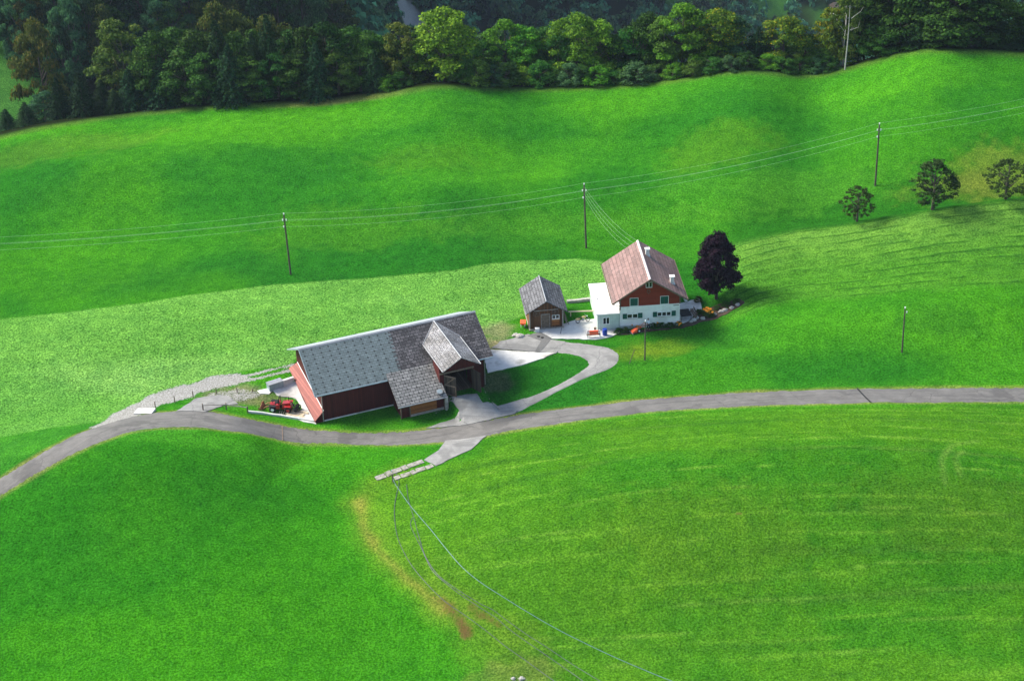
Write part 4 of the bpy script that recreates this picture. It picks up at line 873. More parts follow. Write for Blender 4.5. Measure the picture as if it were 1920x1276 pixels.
# ------------------------------------------------------------------ foliage
def leaf_quads(c,nrm,s,rg):
    n=len(c); nr=nrm+rg.normal(0,.55,(n,3)); nr/=np.linalg.norm(nr,axis=1,keepdims=True)
    a=np.cross(nr,rg.normal(0,1,(n,3))); a/=np.linalg.norm(a,axis=1,keepdims=True)+1e-9; b=np.cross(nr,a)
    s=s[:,None]; q=rg.uniform(.55,1.0,(n,1))
    V=np.stack([c-a*s,c-b*s*q,c+a*s,c+b*s*q],1).reshape(-1,3)
    return V
def crown_pts(rg,nq,ncl,prof,clr,sq=1.,hollow=.55):
    cs=[];ws=[]
    for k in range(ncl):
        z=rg.uniform(0,1); r=prof(z)*math.sqrt(rg.uniform(.0 if rg.rand()<.2 else .35,1))*.92; a=rg.uniform(0,2*math.pi)
        cs.append((r*math.cos(a),r*math.sin(a),z)); ws.append(rg.uniform(.6,1.25)*clr)
    cs=np.array(cs); ws=np.array(ws); idx=rg.choice(ncl,nq,p=ws**2/np.sum(ws**2))
    d=rg.normal(0,1,(nq,3)); d/=np.linalg.norm(d,axis=1,keepdims=True)
    d[:,2]=np.where(d[:,2]<-.3,-d[:,2]*.6,d[:,2])
    rr=ws[idx]*rg.uniform(hollow,1.08,nq)
    return cs[idx]+d*rr[:,None]*np.array([1,1,sq]),d
def mk_decid(seed,nq=5200,ncl=46,shape=0,clr=.155,leaf=.017,z0=.12,hol=.35,sq=.62):
    rg=np.random.RandomState(seed)
    ph=rg.uniform(0,6,3)
    if shape==0: prof=lambda z:.50*(max(0,math.sin(math.pi*min(1,(z+.05)**.75)))**.5)+.06
    elif shape==1: prof=lambda z:.50*max(.16,(1-z)**.42)*(.55+.45*min(1,z*4))    # egg, wider low
    elif shape==2: prof=lambda z:.42*(.5+.5*math.sin(math.pi*z))*(1-.5*z)+.06     # slim
    else: prof=lambda z:.46*math.sqrt(max(0,1-z*z))+.04                           # bush
    c,d=crown_pts(rg,nq,ncl,prof,clr,sq,hol)
    c[:,2]=z0+c[:,2]*(1-z0-clr*.4)
    s=rg.uniform(.6,1.35,nq)*leaf
    V=leaf_quads(c,d+np.array([0,0,.35]),s,rg)
    # object is scaled (w,w,h): undo squash for leaves a little
    F=np.arange(len(V)).reshape(-1,4); return V,F
def mk_conifer(seed,nq=5200,tiers=26,leaf=.018,z0=.05):
    rg=np.random.RandomState(seed); pts=[];nr=[];ss=[]
    per=nq//(tiers*9)
    for i in range(tiers):
        z=z0+(1-z0)*(i/tiers)**.9; R0=.5*(1-(i/tiers))**.85+.02
        nb=max(4,int(11*(1-i/tiers)+4))
        for k in range(nb):
            a=2*math.pi*(k+rg.rand())/nb; Lb=R0*rg.uniform(.7,1.12); m=int(per*11/nb*(.3+.9*(1-i/tiers)))+4
            t_=rg.uniform(.15,1,m)**.8; w=.10*(1-t_*.6)*R0*2
            x=Lb*t_; off=rg.normal(0,1,m)*w*.45; dz=-.075*t_*(R0*2)+rg.normal(0,.010,m)-np.abs(off)*.35
            pts.append(np.stack([x*math.cos(a)-off*math.sin(a),x*math.sin(a)+off*math.cos(a),z+dz],1))
            nr.append(np.tile([.35*math.cos(a),.35*math.sin(a),1.],(m,1))); ss.append(rg.uniform(.7,1.4,m)*leaf*(.7+.3*(1-i/tiers)))
    c=np.concatenate(pts); V=leaf_quads(c,np.concatenate(nr),np.concatenate(ss),rg); return V,np.arange(len(V)).reshape(-1,4)
def trunk_mesh(seed,limbs=7,r=.028,top=.8,lean=0.,conif=False):
    rg=random.Random(seed); m=MB(); pts=[(0,0,-.06)]
    for k in range(1,7): z=top*k/6; pts.append((rg.uniform(-.012,.012)+lean*z,rg.uniform(-.012,.012),z))
    m.tube(pts,[r*1.25,r,r*.85,r*.7,r*.5,r*.35,r*.15],7)
    if not conif:
        for k in range(limbs):
            z=rg.uniform(.22,.62); a=rg.uniform(0,6.28); q=rg.uniform(.2,.36)
            m.tube([(lean*z,0,z),(lean*z+q*.5*math.cos(a),q*.5*math.sin(a),z+.10),(lean*z+q*math.cos(a),q*math.sin(a),z+.24)],[r*.42,r*.28,r*.08],5)
    return m
TR={}
def proto_mesh(key,VF,tm):
    V0=VF[0]; V0[:,:2]*=.5/np.percentile(np.hypot(V0[:,0],V0[:,1]),98.5); V0[:,2]*=1.0/np.percentile(V0[:,2],99.8)
    me=fastmesh('crown',VF[0],VF[1],L['mid'],False); to=tm.build('trunk',M['bark'],smooth=True); tme=to.data; bpy.data.objects.remove(to); TR[key]=(me,tme)
for i in range(5): proto_mesh(('d',i),mk_decid(10+i,nq=11000,shape=[0,1,0,0,1][i],ncl=[60,70,52,66,60][i],clr=[.13,.12,.15,.12,.13][i]),trunk_mesh(i))
for i in range(3): proto_mesh(('c',i),mk_conifer(30+i,nq=10000),trunk_mesh(30+i,conif=True,r=.018,top=.97))
for i in range(2): proto_mesh(('s',i),mk_decid(50+i,nq=7500,shape=2,ncl=50,clr=.11),trunk_mesh(50+i,r=.018))
for i in range(3): proto_mesh(('b',i),mk_decid(60+i,nq=5500,shape=3,ncl=44,clr=.15,leaf=.024,z0=.0,sq=1.),trunk_mesh(60+i,r=.03,top=.6))
proto_mesh(('p',0),mk_decid(71,nq=26000,shape=1,ncl=210,clr=.095,leaf=.017,z0=.17,hol=.1,sq=.9),trunk_mesh(71,r=.035))
for i in range(3): proto_mesh(('o',i),mk_decid(81+i,nq=5200,shape=[0,1,0][i],ncl=120,clr=.075,leaf=.017,z0=.2,hol=.0,sq=1.),trunk_mesh(81+i,limbs=14,r=.030,top=.85))
def tree(name,base,w,hgt,key,leafm,label,cat='tree',group=None,bark=None,rot=None,tilt=0):
    me,tme=TR[key]; e=bpy.data.objects.new(name,None); C.objects.link(e); e.location=tuple(base); tag(e,label,cat,group)
    e.rotation_euler=(0,tilt,random.uniform(0,6.28) if rot is None else rot); e.scale=(w,w,hgt)
    c=bpy.data.objects.new('crown',me); C.objects.link(c); c.parent=e; c.material_slots[0].link='OBJECT'; c.material_slots[0].material=L[leafm]
    t_=bpy.data.objects.new('trunk',tme); C.objects.link(t_); t_.parent=e
    if bark: t_.material_slots[0].link='OBJECT'; t_.material_slots[0].material=M[bark]
    return e
# the dark copper tree by the house, three orchard trees
b=at(1343,560); top=atY(1343,440,b[1]); tree('copper_tree',b,6.3,top[2]-b[2],('p',0),'purple','dense blackish purple leaved tree right of the farmhouse','tree')
for i,(px,pb,pt,w,lab) in enumerate([(1610,421,350,5.4,'smallest and leftmost orchard tree, its trunk on the mound crest below a power pole'),(1752,400,301,7.2,'tall spreading orchard tree in the middle of the three on the right mound'),(1890,381,300,7.0,'wide flat orchard tree cut by the right frame edge')]):
    b=at(px,pb-1); q=ray(px,pb-1); b=b+np.array([0,1.3,0]); b[2]=hh(b[0],b[1]); top=atY(px,pt,b[1]); tree('orchard_tree',b,w,top[2]-b[2],('o',i),'orchard',lab,'tree','orchard trees on the right')
# front row along the crest
def crest_y(u): return float(np.interp(u,_cu,_cy))
def beyond(px,ptop,back):
    d=ray(px,ptop); u=d[0]/d[1]; Yb=crest_y(u)+back; Xb=u*Yb; t_=Yb/d[1]; zt=CAMZ+d[2]*t_; return np.array([Xb,Yb,hh(Xb,Yb)]),zt,t_
DESC={'c':('spruce_tree','dark spruce with drooping boughs'),'dark':('dense_tree','dense dark green broadleaf tree'),'mid':('broadleaf_tree','mid green broadleaf tree'),'bright':('maple_tree','sunlit bright green broadleaf tree'),'olive':('olive_green_tree','olive green broadleaf tree'),'rusty':('autumn_tree','autumn tinted rusty brown tree'),'yellow':('yellow_tipped_tree','green tree with yellow tips'),'teal':('blue_green_tree','soft blue green broadleaf tree'),'shrub':('hedge_shrub','rounded green shrub'),'birch':('birch_tree','tall leaning birch with bare white trunk')}
rowsp=[]
FR=[ # px, top py, distance behind crest, width m, proto, leaf
(8,205,7,4.2,('c',0),'spruce'),(44,192,6,4.5,('c',1),'spruce'),(78,175,12,5,('d',1),'teal'),(103,146,8,5.0,('c',2),'spruce'),(146,136,6,5.6,('c',0),'spruce'),(187,150,7,4.6,('c',1),'spruce'),(212,168,4,4,('c',2),'spruce'),(238,128,5,5.8,('c',2),'spruce'),
(222,42,12,9.5,('s',0),'olive'),(262,90,8,6,('d',2),'olive'),(286,62,9,8.5,('d',0),'dark'),(322,54,10,10.5,('d',3),'dark'),(362,60,8,9,('d',1),'dark'),(402,56,8,8.5,('c',0),'spruce'),(440,62,7,8.5,('d',2),'dark'),(470,80,7,6.5,('c',2),'spruce'),(497,45,8,7.6,('c',1),'spruce'),(532,60,8,7,('d',4),'dark'),(566,52,8,8.5,('d',0),'dark'),(607,45,8,9.5,('d',3),'dark'),(650,56,9,8,('d',1),'dark'),(684,66,9,7.6,('d',2),'dark'),
(716,66,10,6.5,('s',1),'dark'),(747,42,9,6,('s',0),'olive'),(766,90,8,5,('d',4),'mid'),(828,19,8,10,('d',1),'bright'),(858,82,9,7,('d',2),'mid'),
(905,78,9,7,('d',0),'mid'),(946,38,10,8.2,('d',3),'bright'),(985,52,9,7,('d',1),'bright'),(1014,52,12,6.5,('s',1),'mid'),(1046,66,8,6.4,('d',2),'mid'),(1080,28,9,9,('d',0),'bright'),(1118,40,9,7.6,('d',4),'bright'),(1150,66,10,7,('d',3),'mid'),(1188,52,10,7,('d',1),'mid'),(1213,26,11,8.4,('d',2),'dark'),(1246,32,9,7.5,('d',0),'mid'),(1282,8,9,9.5,('d',3),'bright'),(1318,20,10,8.5,('s',0),'bright'),(1350,20,10,7.6,('d',1),'yellow'),(1385,36,11,8,('d',4),'teal'),(1424,50,9,5,('c',1),'spruce'),(1452,62,10,6,('d',2),'mid'),(1472,32,8,8,('d',0),'yellow'),(1512,66,9,7,('d',3),'mid'),(1536,92,6,5,('d',1),'mid'),(1560,14,8,4.6,('s',1),'yellow'),
(1630,-25,9,9.5,('s',0),'dark'),(1616,20,8,6,('d',2),'dark'),(1668,-30,8,10,('d',1),'dark'),(1706,-45,9,11,('d',3),'dark'),(1752,-40,10,11,('d',0),'dark'),(1798,-50,8,12,('d',4),'dark'),(1842,-40,8,10,('c',0),'spruce'),(1872,-20,8,9,('d',2),'dark'),(1905,10,10,8,('d',1),'mid'),(1945,0,8,9,('c',2),'spruce'),(1730,10,5,8,('c',1),'spruce'),(1775,15,5,8,('d',1),'dark'),(1690,20,5,8,('d',4),'dark'),(1825,20,5,8,('d',3),'dark'),(1880,40,5,7,('c',0),'spruce'),(1650,50,4,6,('d',2),'dark'),
(340,95,4,8,('d',4),'dark'),(383,100,4,7.5,('d',0),'dark'),(425,100,4,8,('c',1),'spruce'),(300,110,5,7,('c',0),'spruce'),(515,100,4,7,('d',3),'dark'),(555,100,4,7,('d',1),'dark'),(590,98,4,7,('c',2),'spruce'),(630,100,4,7,('d',2),'dark'),(672,105,5,6.5,('d',4),'dark'),(700,110,5,5.5,('c',0),'spruce'),(460,105,4,7,('d',1),'dark')]
cnt={}
items=sorted(FR,key=lambda q:q[0])
def ordinal(n):
    w=['first','second','third','fourth','fifth','sixth','seventh','eighth','ninth','tenth','eleventh','twelfth','thirteenth','fourteenth','fifteenth','sixteenth','seventeenth','eighteenth','nineteenth','twentieth']
    t_=['twenty','thirty','forty']; 
    return w[n] if n<20 else t_[(n+1)//10-2]+('-'+w[(n+1)%10-1] if (n+1)%10 else '')
for (px,pt,back,w,key,lf) in items:
    if key[0]=='c' and 380<px<720: pt-=16; back-=2; w*=.85
    b,zt,dist=beyond(px,pt,back); k='c' if key[0]=='c' else lf; nm,ds=DESC[k]; n=cnt.get(k,0); cnt[k]=n+1
    tree(nm,b,w*(1.12 if k=='c' else 1.3),zt-b[2],key,lf,f'{ds} at the forest edge, {ordinal(n)} of its kind from the left','tree','forest edge '+nm.replace('_',' ')+'s')
b,zt,_=beyond(1590,-14,5); tree('birch_tree',b,6.5,zt-b[2],('s',1),'olive','tall birch with bare pale trunk standing before the dark trees','tree',bark='birch_bark',rot=0.3)
# bare pale stem leaning beside it
b=at(1584,131); t0=atY(1594,10,b[1]); m=MB().tube([(0,0,-.3),((t0[0]-b[0])*.5+.1,0,(t0[2]-b[2])*.5),(t0[0]-b[0],0,t0[2]-b[2])],[.13,.09,.03],7)
m.tube([(.5,0,9.),(2.0,0,10.2),(2.4,0,11.)],[.05,.03,.01],5); m.tube([(.4,0,7.),(1.7,0,7.4),(2.0,0,8.6)],[.05,.03,.01],5)
tag(m.build('bare_birch',M['birch_bark'],loc=tuple(b)),'bare leaning pale birch stem where meadow crest meets the dark trees','tree')
sh=[(872,108),(893,112),(925,124),(948,118),(985,124),(1012,112),(1040,126),(1068,118),(1092,120),(1120,124),(1146,130),(1172,128),(1196,118),(1228,132),(1262,124),(1300,112),(1336,112),(1372,120),(1402,98),(1440,112),(1468,116),(1500,118),(1528,116),(1552,124),(728,150),(752,158)]
for i,(px,pt) in enumerate(sh):
    b,zt,_=beyond(px,pt,random.uniform(2,4.5)); tree('hedge_shrub',b,random.uniform(4.2,6.4),max(2.5,zt-b[2]),('b',i%3),['mid','mid','teal','garden','bright'][i%5],f'bushy shrub under the forest edge trees, {ordinal(i)} shrub from the left','shrub','shrubs along the forest edge')
# second rows and the wooded spur (all separate trees, nothing tells most of them apart)
rg=random.Random(11); mids=0
def midtree(px,pt,back,w,force=None):
    global mids
    b,zt,dist=beyond(px,pt,back)
    H_=zt-b[2]
    if H_<9 or H_>60: return
    H_=min(H_,34)
    zt=b[2]+H_; lf=force or rg.choice(['mid','mid','dark','teal','teal','olive','dark','rusty'] if px<760 else ['mid','teal','teal','mid','dark','bright']); key=('c',rg.randrange(3)) if rg.random()<.22 else (('d',rg.randrange(5)) if rg.random()<.8 else ('s',rg.randrange(2)))
    if key[0]=='c': lf='spruce'
    nm={'spruce':'distant_spruce','rusty':'distant_autumn_tree'}.get(lf,'distant_tree')
    lab={'distant_spruce':'hazy dark spruce in the wood behind the forest edge','distant_autumn_tree':'hazy rusty autumn tree in the wood behind the forest edge','distant_tree':'hazy green broadleaf tree in the wood behind the forest edge'}[nm]
    tree(nm,b,w,H_,key,lf,lab,'tree',{'distant_spruce':'spruces in the wood behind','distant_autumn_tree':'autumn trees in the wood behind','distant_tree':'broadleaf trees in the wood behind'}[nm]); mids+=1
# on the spur: march to the ground
for row,(py0,py1,n) in enumerate([(-70,-20,15),(-20,30,17),(30,75,17),(75,130,11)]):
    for k in range(n):
        xmax=[700,680,520,240][row]
        px=-20+xmax*(k+rg.uniform(.2,.8))/n; py=rg.uniform(py0,py1)+55
        p=at(px,py)
        if q_ is not None and p[1]-crest_y(p[0]/p[1])<12: continue
        hgt=rg.uniform(15,24); key=('c',rg.randrange(3)) if rg.random()<.2 else ('d',rg.randrange(5)); lf='spruce' if key[0]=='c' else rg.choice(['mid','dark','teal','teal','olive','dark','rusty','teal'])
        if px<60 and 140<py: continue
        nm={'spruce':'distant_spruce','rusty':'distant_autumn_tree'}.get(lf,'distant_tree')
        lab={'distant_spruce':'hazy dark spruce in the wood behind the forest edge','distant_autumn_tree':'hazy rusty autumn tree in the wood behind the forest edge','distant_tree':'hazy green broadleaf tree in the wood behind the forest edge'}[nm]
        tree(nm,p,rg.uniform(9,13),hgt,key,lf,lab,'tree',{'distant_spruce':'spruces in the wood behind','distant_autumn_tree':'autumn trees in the wood behind','distant_tree':'broadleaf trees in the wood behind'}[nm]); mids+=1
for k in range(48):
    px=715+890*(k+rg.uniform(.1,.9))/48; midtree(px,rg.uniform(48,95),rg.uniform(12,24),rg.uniform(7,10))
for k in range(14):
    px=250+480*(k+rg.uniform(.1,.9))/14; midtree(px,rg.uniform(60,90),rg.uniform(14,20),rg.uniform(7,9.5),'dark')
# autumn crown in view above the spruces
for (px,pt,lf) in ((400,6,'rusty'),(435,22,'olive'),(60,40,'rusty'),(500,30,'rusty')):
    b,zt,dist=beyond(px,pt,34); tree('autumn_tree',b,11,min(zt-b[2],32),('d',0),lf,{400:'rusty orange topped autumn tree rising behind the dark forest edge',435:'olive tinted tree right of the rusty orange topped one',60:'large rusty brown autumn tree high at the left',500:'rust tinted autumn tree behind the tall pointed spruce'}[px],'tree')
# far wood: one mass
rgn=np.random.RandomState(5); lows=[]
for i in range(4): lows.append(mk_decid(100+i,nq=230,shape=[0,1,0,3][i],ncl=14,clr=.24,leaf=.085,z0=.05))
for i in range(2): lows.append(mk_conifer(110+i,nq=300,tiers=9,leaf=.07))
def far_mass(name,mat,sel,seed):
    rgn=np.random.RandomState(seed); n=0; VV=[]
    gx=np.arange(-440,460,9.); gy=np.arange(560,1330,10)
    GX,GY=np.meshgrid(gx,gy); GX=(GX+rgn.uniform(-4,4,GX.shape)).ravel(); GY=(GY+rgn.uniform(-4,4,GY.shape)).ravel()
    GZ=h(GX,GY); u=GX/GY; keep=np.abs(u)<.36
    keep&=(GZ-CAMZ)/GY>-.47; keep&=(GZ-CAMZ)/GY<-.31
    fm=np.zeros(len(GX),bool)
    for (px,py,rx,ry) in FARM:
        p=at(px,py); fm|=((GX-p[0])/rx)**2+((GY-p[1])/ry)**2<1.0
    fm|=(dist_line(GX,GY,[p1,p2])<8)
    keep&=~fm; kind=rgn.rand(len(GX)); lo_,hi_=sel; keep&=(kind>=lo_)&(kind<hi_)
    idx=np.where(keep)[0]
    for i in idx:
        V_,F_=lows[rgn.randint(4) if mat!='spruce' else 4+rgn.randint(2)]
        w=rgn.uniform(10,16); hh_=rgn.uniform(13,25); a=rgn.uniform(0,6.28); c_,s_=math.cos(a),math.sin(a)
        Q=np.stack([(V_[:,0]*c_-V_[:,1]*s_)*w+GX[i],(V_[:,0]*s_+V_[:,1]*c_)*w+GY[i],V_[:,2]*hh_+GZ[i]-.5],1); VV.append(Q)
    Vt=np.concatenate(VV); me=fastmesh(name,Vt,np.arange(len(Vt)).reshape(-1,4),L[mat],False)
    o=bpy.data.objects.new(name,me); C.objects.link(o); print('FAR',name,len(idx),len(Vt)//4)
    return tag(o,{'far':'blue green far wood covering the valley side','far_dark':'dark far wood covering the valley side','spruce':'dark spruces of the far wood on the valley side'}[mat],'forest',kind='stuff')
far_mass('far_wood','far',(0,.42),21); far_mass('far_wood','far_dark',(.42,.75),22); far_mass('far_wood','spruce',(.75,1.),23)
# tiny far house
b=at(1578,30); e=empty('far_house',b,.3,'tiny white farmhouse on the far meadow beside the tall birch','house')
MB().box(-6,6,-5,5,-2,6).build('wall',M['white'],e); MB().hexa([(-7,-6,6),(7,-6,6),(7,6,6),(-7,6,6)],[(-7,0,10),(7,0,10),(7,.1,10),(-7,.1,10)]).build('roof',M['old_wood'],e)
for x in (-3,0,3): MB().box(x-.6,x+.6,-5.05,-5.001,1.5,3).build('window',M['glass'],e)
# garden plants
rg=random.Random(3)
for i,(px,py,flower,lab) in enumerate([(1184,612,1,'orange flowering plant beside the red mower'),(1233,612,1,'orange flowering plant right of the person at the white wall'),(1272,611,1,'orange flowering plant at the right corner of the white wall'),(1328,592,2,'largest orange flowering plant in the rock garden'),(1242,613,0,'low green plant between the orange ones at the white wall'),(1224,614,0,'dark green low bush just right of the person'),(1256,613,0,'second low green plant from the right white wall corner'),(1160,624,0,'pale low plants beside the blue barrel'),(1172,622,0,'green low plant left of the mower'),(1310,588,0,'dark bush next to the terrace paving'),(1345,580,0,'dark low bush in the middle of the rock garden'),(1362,574,0,'low green bush near the far end of the rock garden'),(1380,568,0,'pale leafy bush at the right end of the rock garden'),(1309,566,3,'reddish brown bush behind the terrace'),(1197,618,4,'orange bush half hidden behind the mower')]):
    p=at(px,py); e=tree('garden_plant',p,[1.0,1.3,1.9,1.3,1.0][flower] if flower else rg.uniform(1.1,1.7),[.7,.7,1.1,.9,.6][flower],('b',i%3),'rusty' if flower==3 else 'garden',lab,'plant','plants around the farmhouse')
    if flower in (1,2,4):
        m=MB(); rg2=random.Random(i)
        for k in range(16 if flower==2 else 9): a=rg2.uniform(0,6.28); r_=rg2.uniform(0,.38); m.blob((r_*math.cos(a),r_*math.sin(a),.75+rg2.uniform(-.2,.25)),(.10,.10,.14),k,.1,4,6)
        m.build('blossoms',M['pumpkin'],e)
for i,(px,py,s) in enumerate([(1300,601,.35),(1306,597,.3),(1318,598,.28),(1352,585,.3),(1360,582,.32),(1372,578,.28),(1383,572,.26),(1295,604,.25),(1340,590,.25)]):
    p=at(px,py); tag(MB().blob((0,0,.1),(s*1.3,s,s*.8),i,.25).build('garden_rock',M['rock'],loc=tuple(p)),f'pale rock edging the rock garden right of the house, {ordinal(i)} listed',"rock",'rocks edging the rock garden')
order=sorted([o for o in C.objects if o.name.startswith('garden_rock')],key=lambda o:o.location.x)
for i,o in enumerate(order): o['label']=f'pale rock edging the rock garden right of the house, {ordinal(i)} from the left'
# stones by the shed and field entrance
ws=[(967,629,.4,'pale boulder on the grass left of the shed forecourt'),(975,631,.55,'larger pale boulder nearest the shed forecourt'),(936,556,.0,'x'),(962,1272,.2,'left small white stone at the bottom frame edge'),(978,1272,.28,'larger white stone at the bottom frame edge')]
for i,(px,py,s,lab) in enumerate(ws):
    if s: tag(MB().blob((0,0,.08),(s*1.2,s,s*.6),i+3,.25).build('stone',M['rock'],loc=tuple(at(px,py))),lab,'stone')
# stone track slabs at the field entrance
zt8=lambda x,y:(600+x/2.68,800+y/2.68)
for nm,lab,pts,w in (('track_slabs','upper row of pale stone slabs at the field entrance',[(278,262),(330,243),(362,228),(410,212),(440,200),(520,172)],.45),('track_slabs','lower row of pale stone slabs at the field entrance',[(372,262),(405,250),(455,235),(480,222),(530,208),(570,194)],.38)):
    e=None; W=[at(*zt8(*p)) for p in pts]; e=empty('track_slabs',W[0],0,lab,'slabs','stone slabs at the field entrance')
    for k,(a,b2) in enumerate(zip(W[:-1],W[1:])):
        d=(b2-a)[:2]; Ls=np.linalg.norm(d); d/=Ls; n=np.array([-d[1],d[0]])*w*rg.uniform(.85,1.2); a2=a[:2]+d*.06; c2=b2[:2]-d*.06
        Q=[a2-n,c2-n*rg.uniform(.8,1.1),c2+n,a2+n*rg.uniform(.8,1.1)]; MB().hexa([(q[0]-W[0][0],q[1]-W[0][1],hh(*q)-.2-W[0][2]) for q in Q],[(q[0]-W[0][0],q[1]-W[0][1],hh(*q)+.09-W[0][2]) for q in Q]).build('slab',M['slab_stone'],e)
# road seams
def strip(name,pa,pb,w,mat,lab,lift):
    a=at(*pa)[:2]; b2=at(*pb)[:2]; d=b2-a; n=np.array([-d[1],d[0]])/np.linalg.norm(d)*w/2; m=MB(); K=8
    for k in range(K):
        p=a+d*k/K; q=a+d*(k+1)/K; m.poly([(p[0]-n[0],p[1]-n[1],hh(*p)+lift),(q[0]-n[0],q[1]-n[1],hh(*q)+lift),(q[0]+n[0],q[1]+n[1],hh(*q)+lift),(p[0]+n[0],p[1]+n[1],hh(*p)+lift)])
    return tag(m.build(name,mat),lab,'drain')
strip('road_drain',(1607,728),(1633,755),.22,M['black'],'dark slanting drain channel crossing the road at the right',.072)
strip('road_drain',(529,798),(530,826),.14,M['old_wood'],'narrow drain channel crossing the road below the barn',.072)
strip('yard_drain',(1054,609),(1051,627),.07,M['black'],'thin dark seam crossing the concrete in front of the shed',.13)
for k,(px,py) in enumerate(((1010,632),(1017,634))): 
    p=at(px,py); tag(MB().tube([(0,0,.10),(0,0,.135)],.24,10).build('manhole_cover',M['black'],loc=tuple(p)),['left of two dark covers in the driveway near the shed','right of two dark covers in the driveway near the shed'][k],'cover')
# ------------------------------------------------------------------ poles and wires
def ppole(px,pb,tx,pt,r,label,ins=4,name='power_pole',grp='wooden power poles across the meadow'):
    base=at(px,pb); top=atY(tx,pt,base[1]); v=top-base
    e=empty(name,base,0,label,'pole',grp); f=lambda s:(v[0]*s,0,v[2]*s)
    MB().tube([f(-.06),f(.5),f(1)],[r*1.15,r,r*.8],8).build('shaft',M['pole'],e)
    if ins:
        for s,sd in ((1.0,0),(.90,.25),(.90,-.25),(.79,-.2))[:ins]:
            q=f(s); MB().tube([(q[0]+sd,0,q[2]-.05),(q[0]+sd,0,q[2]+.22)],[.06,.09],7).build('insulator',M['insulator'],e)
            if sd: MB().tube([(q[0],0,q[2]-.04),(q[0]+sd*1.1,0,q[2]-.04)],.03,5).build('bracket',M['pole'],e)
    return base,top
PL=ppole(545,514,532,402,.13,'wooden power pole standing on the meadow above the barn')
PM=ppole(1099,465,1095,346,.13,'wooden power pole behind the farmhouse where house wires branch off')
PR=ppole(1641,348,1649,233,.13,'wooden power pole above the leftmost orchard tree')
bR=at(2180,250); PRR=(bR,atY(2190,120,bR[1])); bL=at(-300,560); PLL=(bL,atY(-310,455,bL[1]))
ppole(1209,675,1210,603,.09,'short dark pole on the lawn in front of the farmhouse',1,'lawn_pole',None)
ppole(1691,660,1697,578,.10,'lone thin pole with white top on the grass above the road at right',2,'lawn_pole',None)
b=at(1179,682); t0=atY(1190,655,b[1]); tag(MB().tube([(0,0,-.2),(t0[0]-b[0],0,t0[2]-b[2])],.05,6).build('leaning_stake',M['pole'],loc=tuple(b)),'short leaning stake on the lawn beside the driveway bend','stake')
names=['topmost of the four power wires crossing the upper meadow','second highest power wire crossing the upper meadow','third highest power wire crossing the upper meadow','lowest of the four power wires crossing the upper meadow']
for k,(s,sd) in enumerate(((1.02,0),(.915,.25),(.90,-.25),(.80,-.2))):
    pts=[]
    for (ba,ta),(bb,tb) in zip((PLL,PL,PM,PR),(PL,PM,PR,PRR)):
        pa=ba+(ta-ba)*s+np.array([sd,0,0]); pb=bb+(tb-bb)*s+np.array([sd,0,0])
        for i in range(16):
            t_=i/16; q=pa+(pb-pa)*t_; q[2]-=4*1.0*t_*(1-t_); pts.append(q)
    pts.append(pb); tag(MB().tube(pts,.009,5).build('power_wire',M['wire'],smooth=True),names[k],'wire','wires of the power line')
hx_=tow(WX-.6,yb-.3,HOUSE_O,HOUSE_Y); hb=np.array([hx_[0],hx_[1],HR+.05])
for k in range(4):
    pa=PM[0]+(PM[1]-PM[0])*(.97-.055*k); pb=hb+np.array([-.5*k+.5,0,-.35*k]); pts=[]
    for i in range(17):
        t_=i/16; q=pa+(pb-pa)*t_; q[2]-=4*.9*t_*(1-t_); pts.append(q)
    tag(MB().tube(pts,.010,5).build('house_wire',M['wire'],smooth=True),['uppermost','second','third','lowest'][k]+' of the four wires dropping from the pole to the farmhouse roof','wire','wires dropping to the farmhouse')
# hoses lying on the foreground meadow
def hose(pts,mat,lab,r=.055):
    W=catmull([at(*zt8(*p))[:2] for p in pts],5); r=.038; q=[(p[0],p[1],hh(p[0],p[1])+r*.9) for p in W]; tag(MB().tube(q,r,6).build('field_hose',M[mat],smooth=True),lab,'hose','hoses lying across the foreground meadow')
hose([(358,215),(370,270),(400,320),(465,410),(560,520),(640,620),(720,710),(820,790),(930,860),(1060,940),(1200,1020),(1350,1095),(1500,1165),(1640,1225),(1790,1285),(1900,1325)],'hose_blue','rightmost bluish hose curving down to the bottom frame edge')
hose([(362,220),(385,240),(397,280),(388,325),(375,400),(377,480),(395,570),(450,680),(530,780),(620,870),(720,940),(830,1020),(930,1100),(1050,1185),(1180,1278),(1260,1330)],'hose','leftmost dark hose running over the bare brown earth')
hose([(435,290),(445,370),(470,450),(500,560),(530,650),(590,740),(680,810),(800,885),(870,920),(950,980),(1050,1050),(1160,1120),(1280,1200),(1410,1278),(1500,1330)],'hose','dark hose beginning by itself below the stone slabs, right of the middle pair')
hose([(465,455),(455,490),(475,540),(510,610),(560,715),(620,775),(700,838),(800,905),(880,955),(950,1015),(1050,1087),(1170,1170),(1260,1232),(1340,1290),(1400,1330)],'hose','dark hose with a kinked upper end, left of the middle pair')
b=at(737,905); tag(MB().tube([(0,0,-.2),(-.05,0,1.35)],.06,6).build('hose_stake',M['old_wood'],loc=tuple(b)),'short wooden stake where the hoses begin at the stone slabs','stake')
